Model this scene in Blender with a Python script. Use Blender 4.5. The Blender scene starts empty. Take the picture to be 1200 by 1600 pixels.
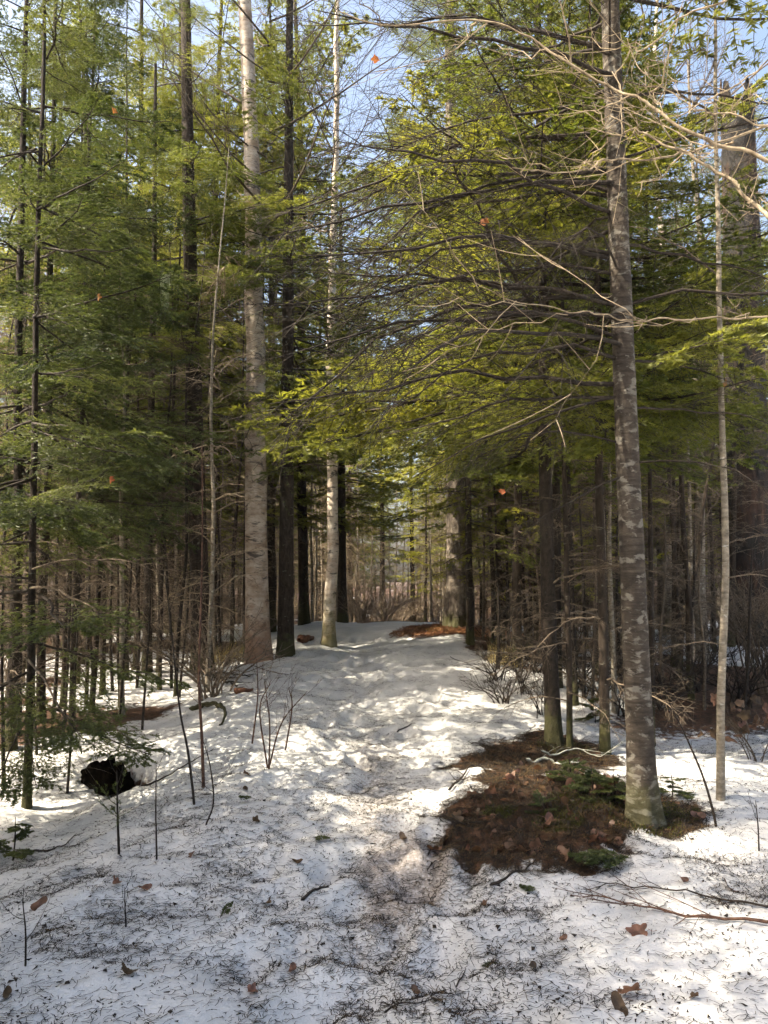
import bpy, math, random
import numpy as np
from mathutils import Vector, Matrix, Euler

# ------------------------------------------------------------------ camera, sky, sun, exposure
SC = bpy.context.scene
COL = SC.collection
R = math.radians
EYE = 1.6
FPX = 1155.0
PITCH = math.atan(100.0 / FPX)
cam = bpy.data.cameras.new('camera')
camo = bpy.data.objects.new('camera', cam)
COL.objects.link(camo)
cam.sensor_fit = 'VERTICAL'
cam.sensor_height = 24.0
cam.lens = FPX / 1600.0 * 24.0
cam.clip_start = 0.05
cam.clip_end = 2000.0
camo.location = (0, 0, EYE)
camo.rotation_euler = (math.pi / 2 + PITCH, 0, 0)
SC.camera = camo

SUN_EL, SUN_AZ = R(50), R(-106)          # azimuth clockwise from +Y: the sun stands to the left
world = bpy.data.worlds.new('World')
SC.world = world
world.use_nodes = True
wn = world.node_tree
sky = wn.nodes.new('ShaderNodeTexSky')
sky.sky_type = 'NISHITA'
sky.sun_disc = False
sky.sun_elevation = SUN_EL
sky.sun_rotation = SUN_AZ
sky.air_density = 1.2
sky.dust_density = 6.0
sky.ozone_density = 0.4
wn.links.new(sky.outputs[0], wn.nodes['Background'].inputs[0])
wn.nodes['Background'].inputs[1].default_value = 0.11

sl = bpy.data.lights.new('sun', 'SUN')
sl.energy = 5.0
sl.angle = R(0.53)
sl.color = (1.0, 0.89, 0.70)
so = bpy.data.objects.new('sun', sl)
COL.objects.link(so)
to_sun = Vector((math.sin(SUN_AZ) * math.cos(SUN_EL), math.cos(SUN_AZ) * math.cos(SUN_EL), math.sin(SUN_EL)))
so.rotation_euler = to_sun.to_track_quat('Z', 'Y').to_euler()

vs = SC.view_settings
vs.view_transform = 'Standard'
vs.look = 'None'
vs.gamma = 1.0
vs.use_curve_mapping = False
vs.exposure = 1.88
SC.render.engine = 'CYCLES'
cy = SC.cycles
cy.max_bounces = 4
cy.diffuse_bounces = 3
cy.glossy_bounces = 2
cy.transmission_bounces = 2
cy.transparent_max_bounces = 4
cy.caustics_reflective = False
cy.caustics_refractive = False
cy.use_denoising = True
cy.denoiser = 'OPENIMAGEDENOISE'
cy.denoising_input_passes = 'RGB_ALBEDO_NORMAL'
cy.denoising_prefilter = 'ACCURATE'
cy.use_adaptive_sampling = True
cy.adaptive_threshold = 0.045
cy.adaptive_min_samples = 16
cy.debug_use_spatial_splits = True
cy.sample_clamp_indirect = 2.0

# ------------------------------------------------------------------ small tools
rs = np.random.RandomState
_T = rs(5).rand(256, 256)


def vnoise(x, y, seed=0):
    x = np.asarray(x, float) + seed * 17.31
    y = np.asarray(y, float) + seed * 9.77
    xi = np.floor(x).astype(int)
    yi = np.floor(y).astype(int)
    fx = x - xi
    fy = y - yi
    fx = fx * fx * (3 - 2 * fx)
    fy = fy * fy * (3 - 2 * fy)
    a = _T[xi & 255, yi & 255]
    b = _T[(xi + 1) & 255, yi & 255]
    c = _T[xi & 255, (yi + 1) & 255]
    d = _T[(xi + 1) & 255, (yi + 1) & 255]
    return (a * (1 - fx) + b * fx) * (1 - fy) + (c * (1 - fx) + d * fx) * fy


def fbm(x, y, seed=0, octv=4):
    s = 0
    a = 0.5
    for o in range(octv):
        s = s + a * vnoise(np.asarray(x) * 2 ** o, np.asarray(y) * 2 ** o, seed + o * 3)
        a *= 0.5
    return s


def sstep(a, b, x):
    t = np.clip((np.asarray(x, float) - a) / (b - a), 0, 1)
    return t * t * (3 - 2 * t)


def ray(u, v):
    dx = (u - 600) / FPX
    dy = -(v - 800) / FPX
    c, s = math.cos(PITCH), math.sin(PITCH)
    return np.array([dx, c - dy * s, s + dy * c])


def path_x(y):
    y = np.asarray(y, float)
    return 0.02 * y * 0 - 0.1 - 0.35 * sstep(5, 12, y) - 0.1 * sstep(12, 18, y) + 1.2 * sstep(18, 30, y)


def ellipse(x, y, cx, cy_, rx, ry, ang, seed, rough=0.35, fr=2.2):
    ca, sa = math.cos(ang), math.sin(ang)
    dx, dy = x - cx, y - cy_
    a = (dx * ca + dy * sa) / rx
    b = (-dx * sa + dy * ca) / ry
    return np.sqrt(a * a + b * b) + (fbm(x * fr, y * fr, seed, 4) - 0.47) * 2 * rough


def mound_near(x, y):       # 1 inside the bare litter mound under the big fir
    d = ellipse(x, y, 1.16, 5.0, 0.98, 0.70, R(28), 11, 0.45, 3.0)
    d2 = np.minimum(ellipse(x, y, 1.42, 6.6, 1.15, 0.75, R(62), 14, 0.45, 3.0), ellipse(x, y, 1.72, 5.05, 0.50, 0.5, 0, 15))
    return np.maximum(1 - sstep(0.6, 1.12, d), 1 - sstep(0.55, 1.1, d2))


def mound_far(x, y):        # needle mound round the pine
    d = ellipse(x, y, 1.72, 15.6, 1.6, 1.2, R(12), 23, 0.25, 1.2)
    return 1 - sstep(0.55, 1.1, d)


def hollow(x, y):           # melted-out hole in the snow bank on the left
    return 1 - sstep(0.75, 1.1, ellipse(x, y, -2.36, 6.74, 0.52, 0.17, R(-40), 77, 0.2, 4.0))


DIMPLES = []
_r = rs(3)
for i in range(150):
    yy = 2.0 + 13.5 * _r.rand() ** 1.4
    DIMPLES.append((path_x(yy) + _r.normal() * 0.42, yy, 0.07 + 0.06 * _r.rand(), 0.12 + 0.08 * _r.rand(), 0.025 + 0.045 * _r.rand()))
for i in range(120):
    yy = 2.0 + 9 * _r.rand()
    DIMPLES.append((_r.normal() * 2.0, yy, 0.05 + 0.1 * _r.rand(), 0.05 + 0.1 * _r.rand(), 0.01 + 0.03 * _r.rand()))


def height(x, y, fine=True):
    x = np.asarray(x, float)
    y = np.asarray(y, float)
    px = path_x(y)
    z = 0.40 * sstep(4, 16.5, y) - 0.95 * sstep(18, 34, y)
    z = z + 0.5 * sstep(6, 14, x) * sstep(10, 25, y)
    side = x - px
    # ground falls away a little on the left of the path, and again rises far left
    z = z - 0.26 * sstep(1.2, 2.6, -side) * (1 - 0.4 * sstep(12, 18, y)) - 0.12 * sstep(1.6, 3.4, side) * sstep(5.5, 8, y)
    z = z + 0.34 * (fbm(x * 0.33, y * 0.33, 1, 3) - 0.43) * sstep(0.5, 2.5, np.abs(side))
    z = z + 0.15 * (fbm(x * 0.9, y * 0.9, 2, 3) - 0.43)
    z = z - 0.11 * np.exp(-(side / 0.6) ** 2) * sstep(1, 3, y) * (1 - sstep(14, 18, y))
    # snow bank by the hollow log
    z = z + 0.15 * np.exp(-(((x + 2.15) / 0.7) ** 2 + ((y - 7.15) / 0.35) ** 2)) 
    z = z - 0.24 * hollow(x, y)
    mn = mound_near(x, y)
    z = z + 0.13 * np.exp(-(((x - 1.25) / 0.8) ** 2 + ((y - 5.2) / 0.75) ** 2)) - 0.035 * mn
    z = z + 0.22 * np.exp(-(((x - 1.75) / 1.2) ** 2 + ((y - 15.7) / 1.2) ** 2))
    if fine:
        near = 1 - sstep(10, 22, y)
        # trodden, half melted waves across the path
        z = z + 0.07 * (fbm(x * 1.6, y * 3.8, 5, 4) - 0.47) * np.exp(-(side / 1.6) ** 2) * (1 - 0.6 * mn) * (1 - sstep(18, 30, y))
        z = z + 0.075 * (fbm(x * 4.3, y * 4.9, 6, 4) - 0.47) * near
        z = z + 0.034 * (fbm(x * 13, y * 14, 7, 3) - 0.44) * near
        z = z + mn * 0.11 * (fbm(x * 9, y * 9, 8, 3) - 0.4)
    return z


def height_full(x, y):
    z = height(x, y)
    for (cx, cy_, rx, ry, d) in DIMPLES:
        m = (np.abs(x - cx) < rx * 2.5) & (np.abs(y - cy_) < ry * 2.5)
        if m.any():
            e = ((x[m] - cx) / rx) ** 2 + ((y[m] - cy_) / ry) ** 2
            z[m] += -d * np.exp(-e) + 0.4 * d * np.exp(-(np.sqrt(e) - 1.5) ** 2 * 4)
    return z


def hz(x, y):
    return float(height_full(np.array([float(x)]), np.array([float(y)]))[0])


def ground(u, v):
    """where the line of sight through a point of the photograph meets the ground"""
    d = ray(u, v)
    t = np.linspace(1.0, 70, 7000)
    X, Y, Z = d[0] * t, d[1] * t, EYE + d[2] * t
    below = Z < height(X, Y)
    i = int(np.argmax(below)) if below.any() else len(t) - 1
    return float(X[i]), float(Y[i])


def at_y(u, v, Y):
    d = ray(u, v)
    t = Y / d[1]
    return np.array([d[0] * t, Y, EYE + d[2] * t])


# ------------------------------------------------------------------ mesh building
class MB:
    def __init__(self):
        self.v, self.f, self.m, self.s, self.n = [], [], [], [], 0

    def add(self, V, F, mat=0, smooth=False):
        V = np.asarray(V, float).reshape(-1, 3)
        F = np.asarray(F, int)
        if len(F) == 0:
            return self
        self.v.append(V)
        self.f.append(F + self.n)
        self.m.append(np.full(len(F), mat))
        self.s.append(np.full(len(F), smooth))
        self.n += len(V)
        return self

    def arrays(self):
        return [(v, f, m, s) for v, f, m, s in zip(self.v, self.f, self.m, self.s)]

    def merge(self, other, M=None):
        off = self.n
        Vs = np.concatenate(other.v)
        if M is not None:
            M = np.array(M)
            Vs = Vs @ M[:3, :3].T + M[:3, 3]
        self.v.append(Vs)
        for f, m, s in zip(other.f, other.m, other.s):
            self.f.append(f + off)
            self.m.append(m)
            self.s.append(s)
        self.n += len(Vs)

    def mesh(self, name, mats):
        me = bpy.data.meshes.new(name)
        V = np.concatenate(self.v)
        me.vertices.add(len(V))
        me.vertices.foreach_set('co', V.astype(np.float32).ravel())
        sizes = np.concatenate([np.full(len(f), f.shape[1]) for f in self.f])
        idx = np.concatenate([f.ravel() for f in self.f])
        me.loops.add(len(idx))
        me.loops.foreach_set('vertex_index', idx.astype(np.int32))
        me.polygons.add(len(sizes))
        st = np.concatenate([[0], np.cumsum(sizes)[:-1]])
        me.polygons.foreach_set('loop_start', st.astype(np.int32))
        me.polygons.foreach_set('material_index', np.concatenate(self.m).astype(np.int32))
        me.polygons.foreach_set('use_smooth', np.concatenate(self.s).astype(bool))
        for m in mats:
            me.materials.append(m)
        me.update(calc_edges=True)
        return me


def obj(name, me, parent=None, loc=(0, 0, 0), rot=(0, 0, 0), scale=1.0):
    me, recolour = me if isinstance(me, tuple) else (me, None)
    o = bpy.data.objects.new(name, me)
    COL.objects.link(o)
    if recolour:
        o.material_slots[1].link = 'OBJECT'
        o.material_slots[1].material = M[recolour]
    if parent is not None:
        o.parent = parent
    o.location = loc
    o.rotation_euler = rot
    o.scale = (scale, scale, scale) if np.isscalar(scale) else scale
    return o


def tag(o, label, cat=None, group=None, kind=None):
    o['label'] = label
    if cat:
        o['category'] = cat
    if group:
        o['group'] = group
    if kind:
        o['kind'] = kind
    return o


def unit(a):
    return a / np.maximum(np.linalg.norm(a, axis=-1, keepdims=True), 1e-9)


def tubes(mb, P, Rr, ns=4, mat=0, smooth=True):
    """many tapered tubes at once: P (N,k,3), Rr (N,k)"""
    P = np.asarray(P, float)
    Rr = np.asarray(Rr, float)
    N, k, _ = P.shape
    T = unit(np.gradient(P, axis=1))
    ref = np.where(np.abs(T[..., 2:3]) > 0.8, np.array([1.0, 0, 0]), np.array([0, 0, 1.0]))
    A = unit(np.cross(T, ref))
    B = np.cross(T, A)
    th = np.arange(ns) * 2 * math.pi / ns
    V = P[:, :, None, :] + Rr[:, :, None, None] * (np.cos(th)[None, None, :, None] * A[:, :, None, :] + np.sin(th)[None, None, :, None] * B[:, :, None, :])
    idx = np.arange(N * k * ns).reshape(N, k, ns)
    a = idx[:, :-1, :]
    b = idx[:, 1:, :]
    F = np.stack([a, np.roll(a, -1, 2), np.roll(b, -1, 2), b], -1).reshape(-1, 4)
    mb.add(V.reshape(-1, 3), F, mat, smooth)


def interp(P, s):
    """points and tangents on polylines P (N,k,3) at s (N,m) in 0..1"""
    k = P.shape[1]
    f = np.clip(s, 0, 1) * (k - 1)
    i = np.minimum(f.astype(int), k - 2)
    fr = (f - i)[..., None]
    n = np.arange(P.shape[0])[:, None]
    p0, p1 = P[n, i], P[n, i + 1]
    return p0 * (1 - fr) + p1 * fr, unit(p1 - p0)


def offshoots(P, rg, per, smin, smax, ang, lf, k=4, flat=0.8, bend=0.0, droop=0.0, jit=0.35, lens=None):
    """side twigs on every polyline of P"""
    N = P.shape[0]
    L = np.linalg.norm(np.diff(P, axis=1), axis=2).sum(1) if lens is None else lens
    s = smin + (smax - smin) * ((np.arange(per) + rg.rand(N, per)) / per)
    B, T = interp(P, s)
    up = np.array([0, 0, 1.0]) + rg.normal(size=(N, per, 3)) * (1 - flat) * 1.2
    side = unit(np.cross(up, T)) * np.where((np.arange(per) % 2) == 0, 1, -1)[None, :, None]
    a = ang * (1 + (rg.rand(N, per) - 0.5) * jit)[..., None]
    D = unit(T * np.cos(a) + side * np.sin(a) + rg.normal(size=(N, per, 3)) * (1 - flat) * 0.3)
    ln = (L[:, None] * lf(s) * (1 + (rg.rand(N, per) - 0.5) * 2 * jit))[..., None, None]
    t = np.linspace(0, 1, k)[None, None, :, None]
    C = B[:, :, None, :] + D[:, :, None, :] * t * ln + (T[:, :, None, :] * bend + np.array([0, 0, -droop])) * t * t * ln
    return C.reshape(N * per, k, 3)


def needles(mb, P, rg, m, ln, w, mat=1, flat=0.6, smin=0.05, jl=0.3):
    """single needles, each one blade, along twigs P"""
    N = P.shape[0]
    s = smin + (1 - smin) * rg.rand(N, m)
    B, T = interp(P, s)
    up = np.array([0, 0, 1.0]) + rg.normal(size=(N, m, 3)) * 0.25
    side = unit(np.cross(up, T)) * np.where(rg.rand(N, m) < 0.5, 1, -1)[..., None]
    D = unit(T * 0.75 + side * 0.9 + np.array([0, 0, 1.0]) * (rg.rand(N, m, 1) - 0.35) * 2 * (1 - flat))
    l = ln * (1 - jl + 2 * jl * rg.rand(N, m, 1))
    wv = unit(T + rg.normal(size=T.shape) * 0.5) * w
    V = np.stack([B - wv, B + wv, B + D * l], 2)
    n = N * m
    mb.add(V.reshape(-1, 3), np.arange(n * 3).reshape(n, 3), mat, False)


def catmull(pts, n):
    pts = np.asarray(pts, float)
    if len(pts) == 2:
        t = np.linspace(0, 1, n)[:, None]
        return pts[0] * (1 - t) + pts[1] * t
    p = np.vstack([2 * pts[0] - pts[1], pts, 2 * pts[-1] - pts[-2]])
    q = np.linspace(0, len(pts) - 1 - 1e-6, n)
    i = q.astype(int)
    t = (q - i)[:, None]
    a, b, c, d = p[i], p[i + 1], p[i + 2], p[i + 3]
    return 0.5 * (2 * b + (c - a) * t + (2 * a - 5 * b + 4 * c - d) * t ** 2 + (3 * b - a - 3 * c + d) * t ** 3)


# ------------------------------------------------------------------ materials
def new_mat(name):
    m = bpy.data.materials.new(name)
    m.use_nodes = True
    nt = m.node_tree
    return m, nt, nt.nodes['Principled BSDF']


class NT:
    def __init__(self, nt):
        self.nt = nt
        self.tc = nt.nodes.new('ShaderNodeTexCoord')

    def n(self, t, **kw):
        o = self.nt.nodes.new(t)
        for k, v in kw.items():
            setattr(o, k, v)
        return o

    def link(self, a, b):
        self.nt.links.new(a, b)

    def mapping(self, scale, src='Object'):
        mp = self.n('ShaderNodeMapping')
        mp.inputs['Scale'].default_value = scale
        self.link(self.tc.outputs[src], mp.inputs['Vector'])
        return mp.outputs[0]

    def noise(self, vec, scale, detail=4, rough=0.55, dist=0.0):
        o = self.n('ShaderNodeTexNoise')
        o.inputs['Scale'].default_value = scale
        o.inputs['Detail'].default_value = detail
        o.inputs['Roughness'].default_value = rough
        o.inputs['Distortion'].default_value = dist
        self.link(vec, o.inputs['Vector'])
        return o.outputs['Fac']

    def voro(self, vec, scale, feature='DISTANCE_TO_EDGE'):
        o = self.n('ShaderNodeTexVoronoi', feature=feature)
        o.inputs['Scale'].default_value = scale
        self.link(vec, o.inputs['Vector'])
        return o.outputs['Distance']

    def ramp(self, fac, stops):
        o = self.n('ShaderNodeValToRGB')
        el = o.color_ramp.elements
        while len(el) < len(stops):
            el.new(0.5)
        for e, (p, c) in zip(el, stops):
            e.position = p
            e.color = (c, c, c, 1) if np.isscalar(c) else (*c, 1)
        self.link(fac, o.inputs[0])
        return o.outputs[0]

    def mix(self, fac, a, b, mode='MIX'):
        o = self.n('ShaderNodeMix', data_type='RGBA', blend_type=mode)
        for sk, val in ((o.inputs['Factor'], fac), (o.inputs['A'], a), (o.inputs['B'], b)):
            if hasattr(val, 'is_linked'):
                self.link(val, sk)
            elif np.isscalar(val):
                sk.default_value = val
            else:
                sk.default_value = (*val, 1)
        return o.outputs['Result']

    def math(self, op, a, b=0.0):
        o = self.n('ShaderNodeMath', operation=op)
        for sk, val in ((o.inputs[0], a), (o.inputs[1], b)):
            if hasattr(val, 'is_linked'):
                self.link(val, sk)
            else:
                sk.default_value = val
        return o.outputs[0]

    def bump(self, h, strength, dist, normal=None):
        o = self.n('ShaderNodeBump')
        o.inputs['Strength'].default_value = strength
        o.inputs['Distance'].default_value = dist
        self.link(h, o.inputs['Height'])
        return o.outputs[0]


def bark_mat(name, dark, light, lichen=None, lich_amt=0.6, moss=0.0, vscale=(1, 1, 0.25), sc=14, flat=False, bump=0.6, rings=False, moss_h=0.35):
    m, nt, b = new_mat(name)
    k = NT(nt)
    v = k.mapping(vscale)
    n1 = k.noise(v, sc, 6, 0.65)
    col = k.ramp(n1, [(0.3, dark), (0.7, light)])
    if rings:
        vr = k.mapping((2.5, 2.5, 26))
        nr = k.noise(vr, 1.6, 4, 0.6)
        col = k.mix(k.ramp(nr, [(0.5, 0.0), (0.66, 0.75)]), col, dark)
    if lichen:
        vl = k.mapping((10.0, 10.0, 19.0))
        nl = k.noise(vl, 1.0, 5, 0.62, 0.4)
        col = k.mix(k.ramp(nl, [(lich_amt, 0.0), (lich_amt + 0.07, 0.85)]), col, lichen)
    if moss > 0:
        sx = k.n('ShaderNodeSeparateXYZ')
        k.link(k.tc.outputs['Object'], sx.inputs[0])
        nm = k.noise(k.mapping((1, 1, 1)), 9, 4)
        zz = k.math('SUBTRACT', k.math('MULTIPLY', nm, moss_h * 2.2), sx.outputs['Z'])
        f = k.ramp(zz, [(0.0, 0.0), (min(0.95, moss_h * 0.45), moss)])
        col = k.mix(f, col, (0.065, 0.07, 0.018))
    k.link(col, b.inputs['Base Color'])
    b.inputs['Roughness'].default_value = 0.85
    b.inputs['Specular IOR Level'].default_value = 0.2
    n2 = k.noise(v, sc * 2.2, 6, 0.7)
    k.link(k.bump(n2, bump, 0.02), b.inputs['Normal'])
    return m


M = {}
M['fir'] = bark_mat('fir_bark', (0.023, 0.018, 0.014), (0.085, 0.067, 0.051), lichen=(0.17, 0.155, 0.13), lich_amt=0.53, moss=0.35, vscale=(1, 1, 1.8), sc=11, rings=True, bump=0.5, moss_h=0.3)
M['spruce'] = bark_mat('spruce_bark', (0.010, 0.008, 0.006), (0.05, 0.037, 0.028), lichen=(0.11, 0.11, 0.09), lich_amt=0.66, moss=0.4, vscale=(1, 1, 0.7), sc=30, bump=0.9)
M['brown'] = bark_mat('brown_bark', (0.011, 0.008, 0.006), (0.060, 0.044, 0.032), lichen=(0.17, 0.16, 0.13), lich_amt=0.63, moss=0.5, vscale=(1, 1, 0.35), sc=26, bump=1.0)
M['pale'] = bark_mat('pale_bark', (0.11, 0.09, 0.065), (0.36, 0.31, 0.24), lichen=(0.5, 0.48, 0.42), lich_amt=0.6, vscale=(1, 1, 1.5), sc=18, rings=True)
M['pine'] = bark_mat('pine_bark', (0.035, 0.026, 0.02), (0.30, 0.25, 0.20), lichen=(0.42, 0.40, 0.34), lich_amt=0.62, moss=0.7, vscale=(1, 1, 0.3), sc=13, bump=1.0, moss_h=0.25)
M['birchdark'] = bark_mat('mossy_brown_bark', (0.05, 0.035, 0.025), (0.2, 0.15, 0.11), lichen=(0.35, 0.33, 0.28), moss=0.9, sc=20)


def birch_mat(name, base, tint, moss):
    m, nt, b = new_mat(name)
    k = NT(nt)
    n1 = k.noise(k.mapping((3, 3, 5)), 1.4, 5, 0.6)
    col = k.ramp(n1, [(0.35, tint), (0.62, base)])
    nl = k.noise(k.mapping((9, 9, 75)), 1.0, 3, 0.6)
    col = k.mix(k.ramp(nl, [(0.60, 0.0), (0.66, 0.85)]), col, (0.06, 0.04, 0.03))
    nb = k.noise(k.mapping((3.0, 3.0, 9.0)), 1.0, 4, 0.65, 0.8)
    col = k.mix(k.ramp(nb, [(0.56, 0.0), (0.63, 0.85)]), col, (0.035, 0.027, 0.022))
    sx = k.n('ShaderNodeSeparateXYZ')
    k.link(k.tc.outputs['Object'], sx.inputs[0])
    nm = k.noise(k.mapping((1, 1, 1)), 6, 4)
    zz = k.math('SUBTRACT', k.math('MULTIPLY', nm, 1.9), sx.outputs['Z'])
    low = k.ramp(zz, [(0.0, 0.0), (0.7, 0.85)])
    col = k.mix(low, col, (0.24, 0.13, 0.075) if not moss else (0.14, 0.12, 0.03))
    k.link(col, b.inputs['Base Color'])
    b.inputs['Roughness'].default_value = 0.7
    k.link(k.bump(nl, 0.5, 0.01), b.inputs['Normal'])
    return m


M['birch'] = birch_mat('paper_birch_bark', (0.50, 0.42, 0.34), (0.27, 0.19, 0.13), False)
M['birch2'] = birch_mat('white_birch_bark', (0.72, 0.63, 0.52), (0.48, 0.36, 0.26), True)

# broken snag: red-brown wood and black char
m, nt, b = new_mat('snag_wood')
k = NT(nt)
n1 = k.noise(k.mapping((1, 1, 0.15)), 9, 6, 0.65)
col = k.ramp(n1, [(0.32, (0.008, 0.006, 0.005)), (0.66, (0.075, 0.037, 0.021))])
n2 = k.noise(k.mapping((1, 1, 0.35)), 1.3, 5, 0.65, 0.4)
col = k.mix(k.ramp(n2, [(0.40, 0.0), (0.50, 0.95)]), col, (0.010, 0.009, 0.008))
k.link(col, b.inputs['Base Color'])
b.inputs['Roughness'].default_value = 0.9
k.link(k.bump(k.noise(k.mapping((1, 1, 0.2)), 22, 6, 0.7), 1.0, 0.03), b.inputs['Normal'])
M['snag'] = m


def plain(name, c1, c2, rough=0.8, sc=30, rnd=0.0, bump=0.3):
    m, nt, b = new_mat(name)
    k = NT(nt)
    col = k.ramp(k.noise(k.mapping((1, 1, 1)), sc, 4), [(0.35, c1), (0.65, c2)])
    if rnd:
        oi = k.n('ShaderNodeObjectInfo')
        hs = k.n('ShaderNodeHueSaturation')
        hs.inputs['Hue'].default_value = 0.5
        k.link(k.math('ADD', k.math('MULTIPLY', oi.outputs['Random'], rnd), 1 - rnd / 2), hs.inputs['Value'])
        k.link(col, hs.inputs['Color'])
        col = hs.outputs[0]
    k.link(col, b.inputs['Base Color'])
    b.inputs['Roughness'].default_value = rough
    b.inputs['Specular IOR Level'].default_value = 0.25
    k.link(k.bump(k.noise(k.mapping((1, 1, 1)), sc * 3, 4), bump, 0.005), b.inputs['Normal'])
    return m


M['twig'] = plain('dead_twig_bark', (0.06, 0.044, 0.031), (0.175, 0.135, 0.095), sc=40, rnd=0.7)
M['darktwig'] = plain('shaded_dark_twig_bark', (0.012, 0.009, 0.007), (0.042, 0.031, 0.023), sc=40, rnd=0.5)  # dark bark, deepened so that shade on the branches sits in the colour
M['redtwig'] = plain('red_brown_twig_bark', (0.04, 0.022, 0.016), (0.13, 0.07, 0.045), sc=40)
M['palebranch'] = plain('pale_shrub_bark', (0.13, 0.095, 0.06), (0.34, 0.27, 0.18), sc=25)
M['palegrey'] = plain('lichen_covered_bark', (0.16, 0.16, 0.13), (0.42, 0.43, 0.37), sc=60)
M['rot'] = plain('rotten_wood_shade', (0.001, 0.0009, 0.0008), (0.005, 0.004, 0.003), sc=12, bump=1.0)  # rotten wood taken near black: the hollow's shade is in the colour
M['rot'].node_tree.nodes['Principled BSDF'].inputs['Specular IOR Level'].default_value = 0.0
M['rust'] = plain('reddish_bark_slab', (0.07, 0.03, 0.018), (0.17, 0.075, 0.04), sc=14)


def leafy(name, c1, c2, trans, rnd=0.7, hue=0.04, tfac=0.4, sc=2.0):
    m, nt, b = new_mat(name)
    k = NT(nt)
    col = k.ramp(k.noise(k.mapping((1, 1, 1)), sc, 3), [(0.35, c1), (0.65, c2)])
    if 'needles' in name and 'brown' not in name:
        col = k.mix(k.ramp(k.noise(k.mapping((1, 1, 1)), 3.3, 3, 0.6), [(0.64, 0.0), (0.72, 0.7)]), col, (0.13, 0.085, 0.04))
    oi = k.n('ShaderNodeObjectInfo')
    hs = k.n('ShaderNodeHueSaturation')
    k.link(k.math('ADD', k.math('MULTIPLY', oi.outputs['Random'], rnd), 1 - rnd / 2), hs.inputs['Value'])
    k.link(k.math('ADD', k.math('MULTIPLY', oi.outputs['Random'], -hue), 0.5 + hue / 2), hs.inputs['Hue'])
    k.link(col, hs.inputs['Color'])
    k.link(hs.outputs[0], b.inputs['Base Color'])
    b.inputs['Roughness'].default_value = 0.5
    b.inputs['Specular IOR Level'].default_value = 0.35
    tr = k.n('ShaderNodeBsdfTranslucent')
    k.link(k.mix(1.0, hs.outputs[0], trans, 'MULTIPLY'), tr.inputs['Color'])
    mx = k.n('ShaderNodeMixShader')
    mx.inputs[0].default_value = tfac
    k.link(b.outputs[0], mx.inputs[1])
    k.link(tr.outputs[0], mx.inputs[2])
    k.link(mx.outputs[0], nt.nodes['Material Output'].inputs['Surface'])
    return m


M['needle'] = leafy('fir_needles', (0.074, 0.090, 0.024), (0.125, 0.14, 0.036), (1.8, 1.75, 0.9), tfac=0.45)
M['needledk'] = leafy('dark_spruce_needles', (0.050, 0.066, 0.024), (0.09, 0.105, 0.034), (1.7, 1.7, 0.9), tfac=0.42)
M['needlesun'] = leafy('sunlit_yellow_needles', (0.098, 0.115, 0.025), (0.165, 0.18, 0.040), (1.9, 1.8, 0.8), tfac=0.5)  # hue of sunlit foliage put into the needle colour
M['deadneedle'] = leafy('brown_needles', (0.09, 0.052, 0.026), (0.19, 0.105, 0.05), (1.2, 1.1, 0.9))
M['leaf'] = leafy('dead_leaf', (0.07, 0.042, 0.026), (0.17, 0.10, 0.062), (1.3, 1.1, 0.9), rnd=1.0, sc=20)
M['leafor'] = leafy('orange_leaf', (0.22, 0.085, 0.025), (0.32, 0.14, 0.05), (1.4, 1.2, 0.9), rnd=0.4, sc=20)
M['moss'] = leafy('moss_tuft', (0.05, 0.06, 0.012), (0.10, 0.105, 0.02), (1.2, 1.2, 0.8), sc=8)
M['lichen'] = leafy('hanging_lichen', (0.30, 0.34, 0.22), (0.42, 0.45, 0.30), (1.1, 1.1, 1.0), sc=8)
M['drygrass'] = leafy('dry_grass', (0.30, 0.22, 0.09), (0.45, 0.36, 0.16), (1.2, 1.1, 0.9), sc=8)

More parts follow.
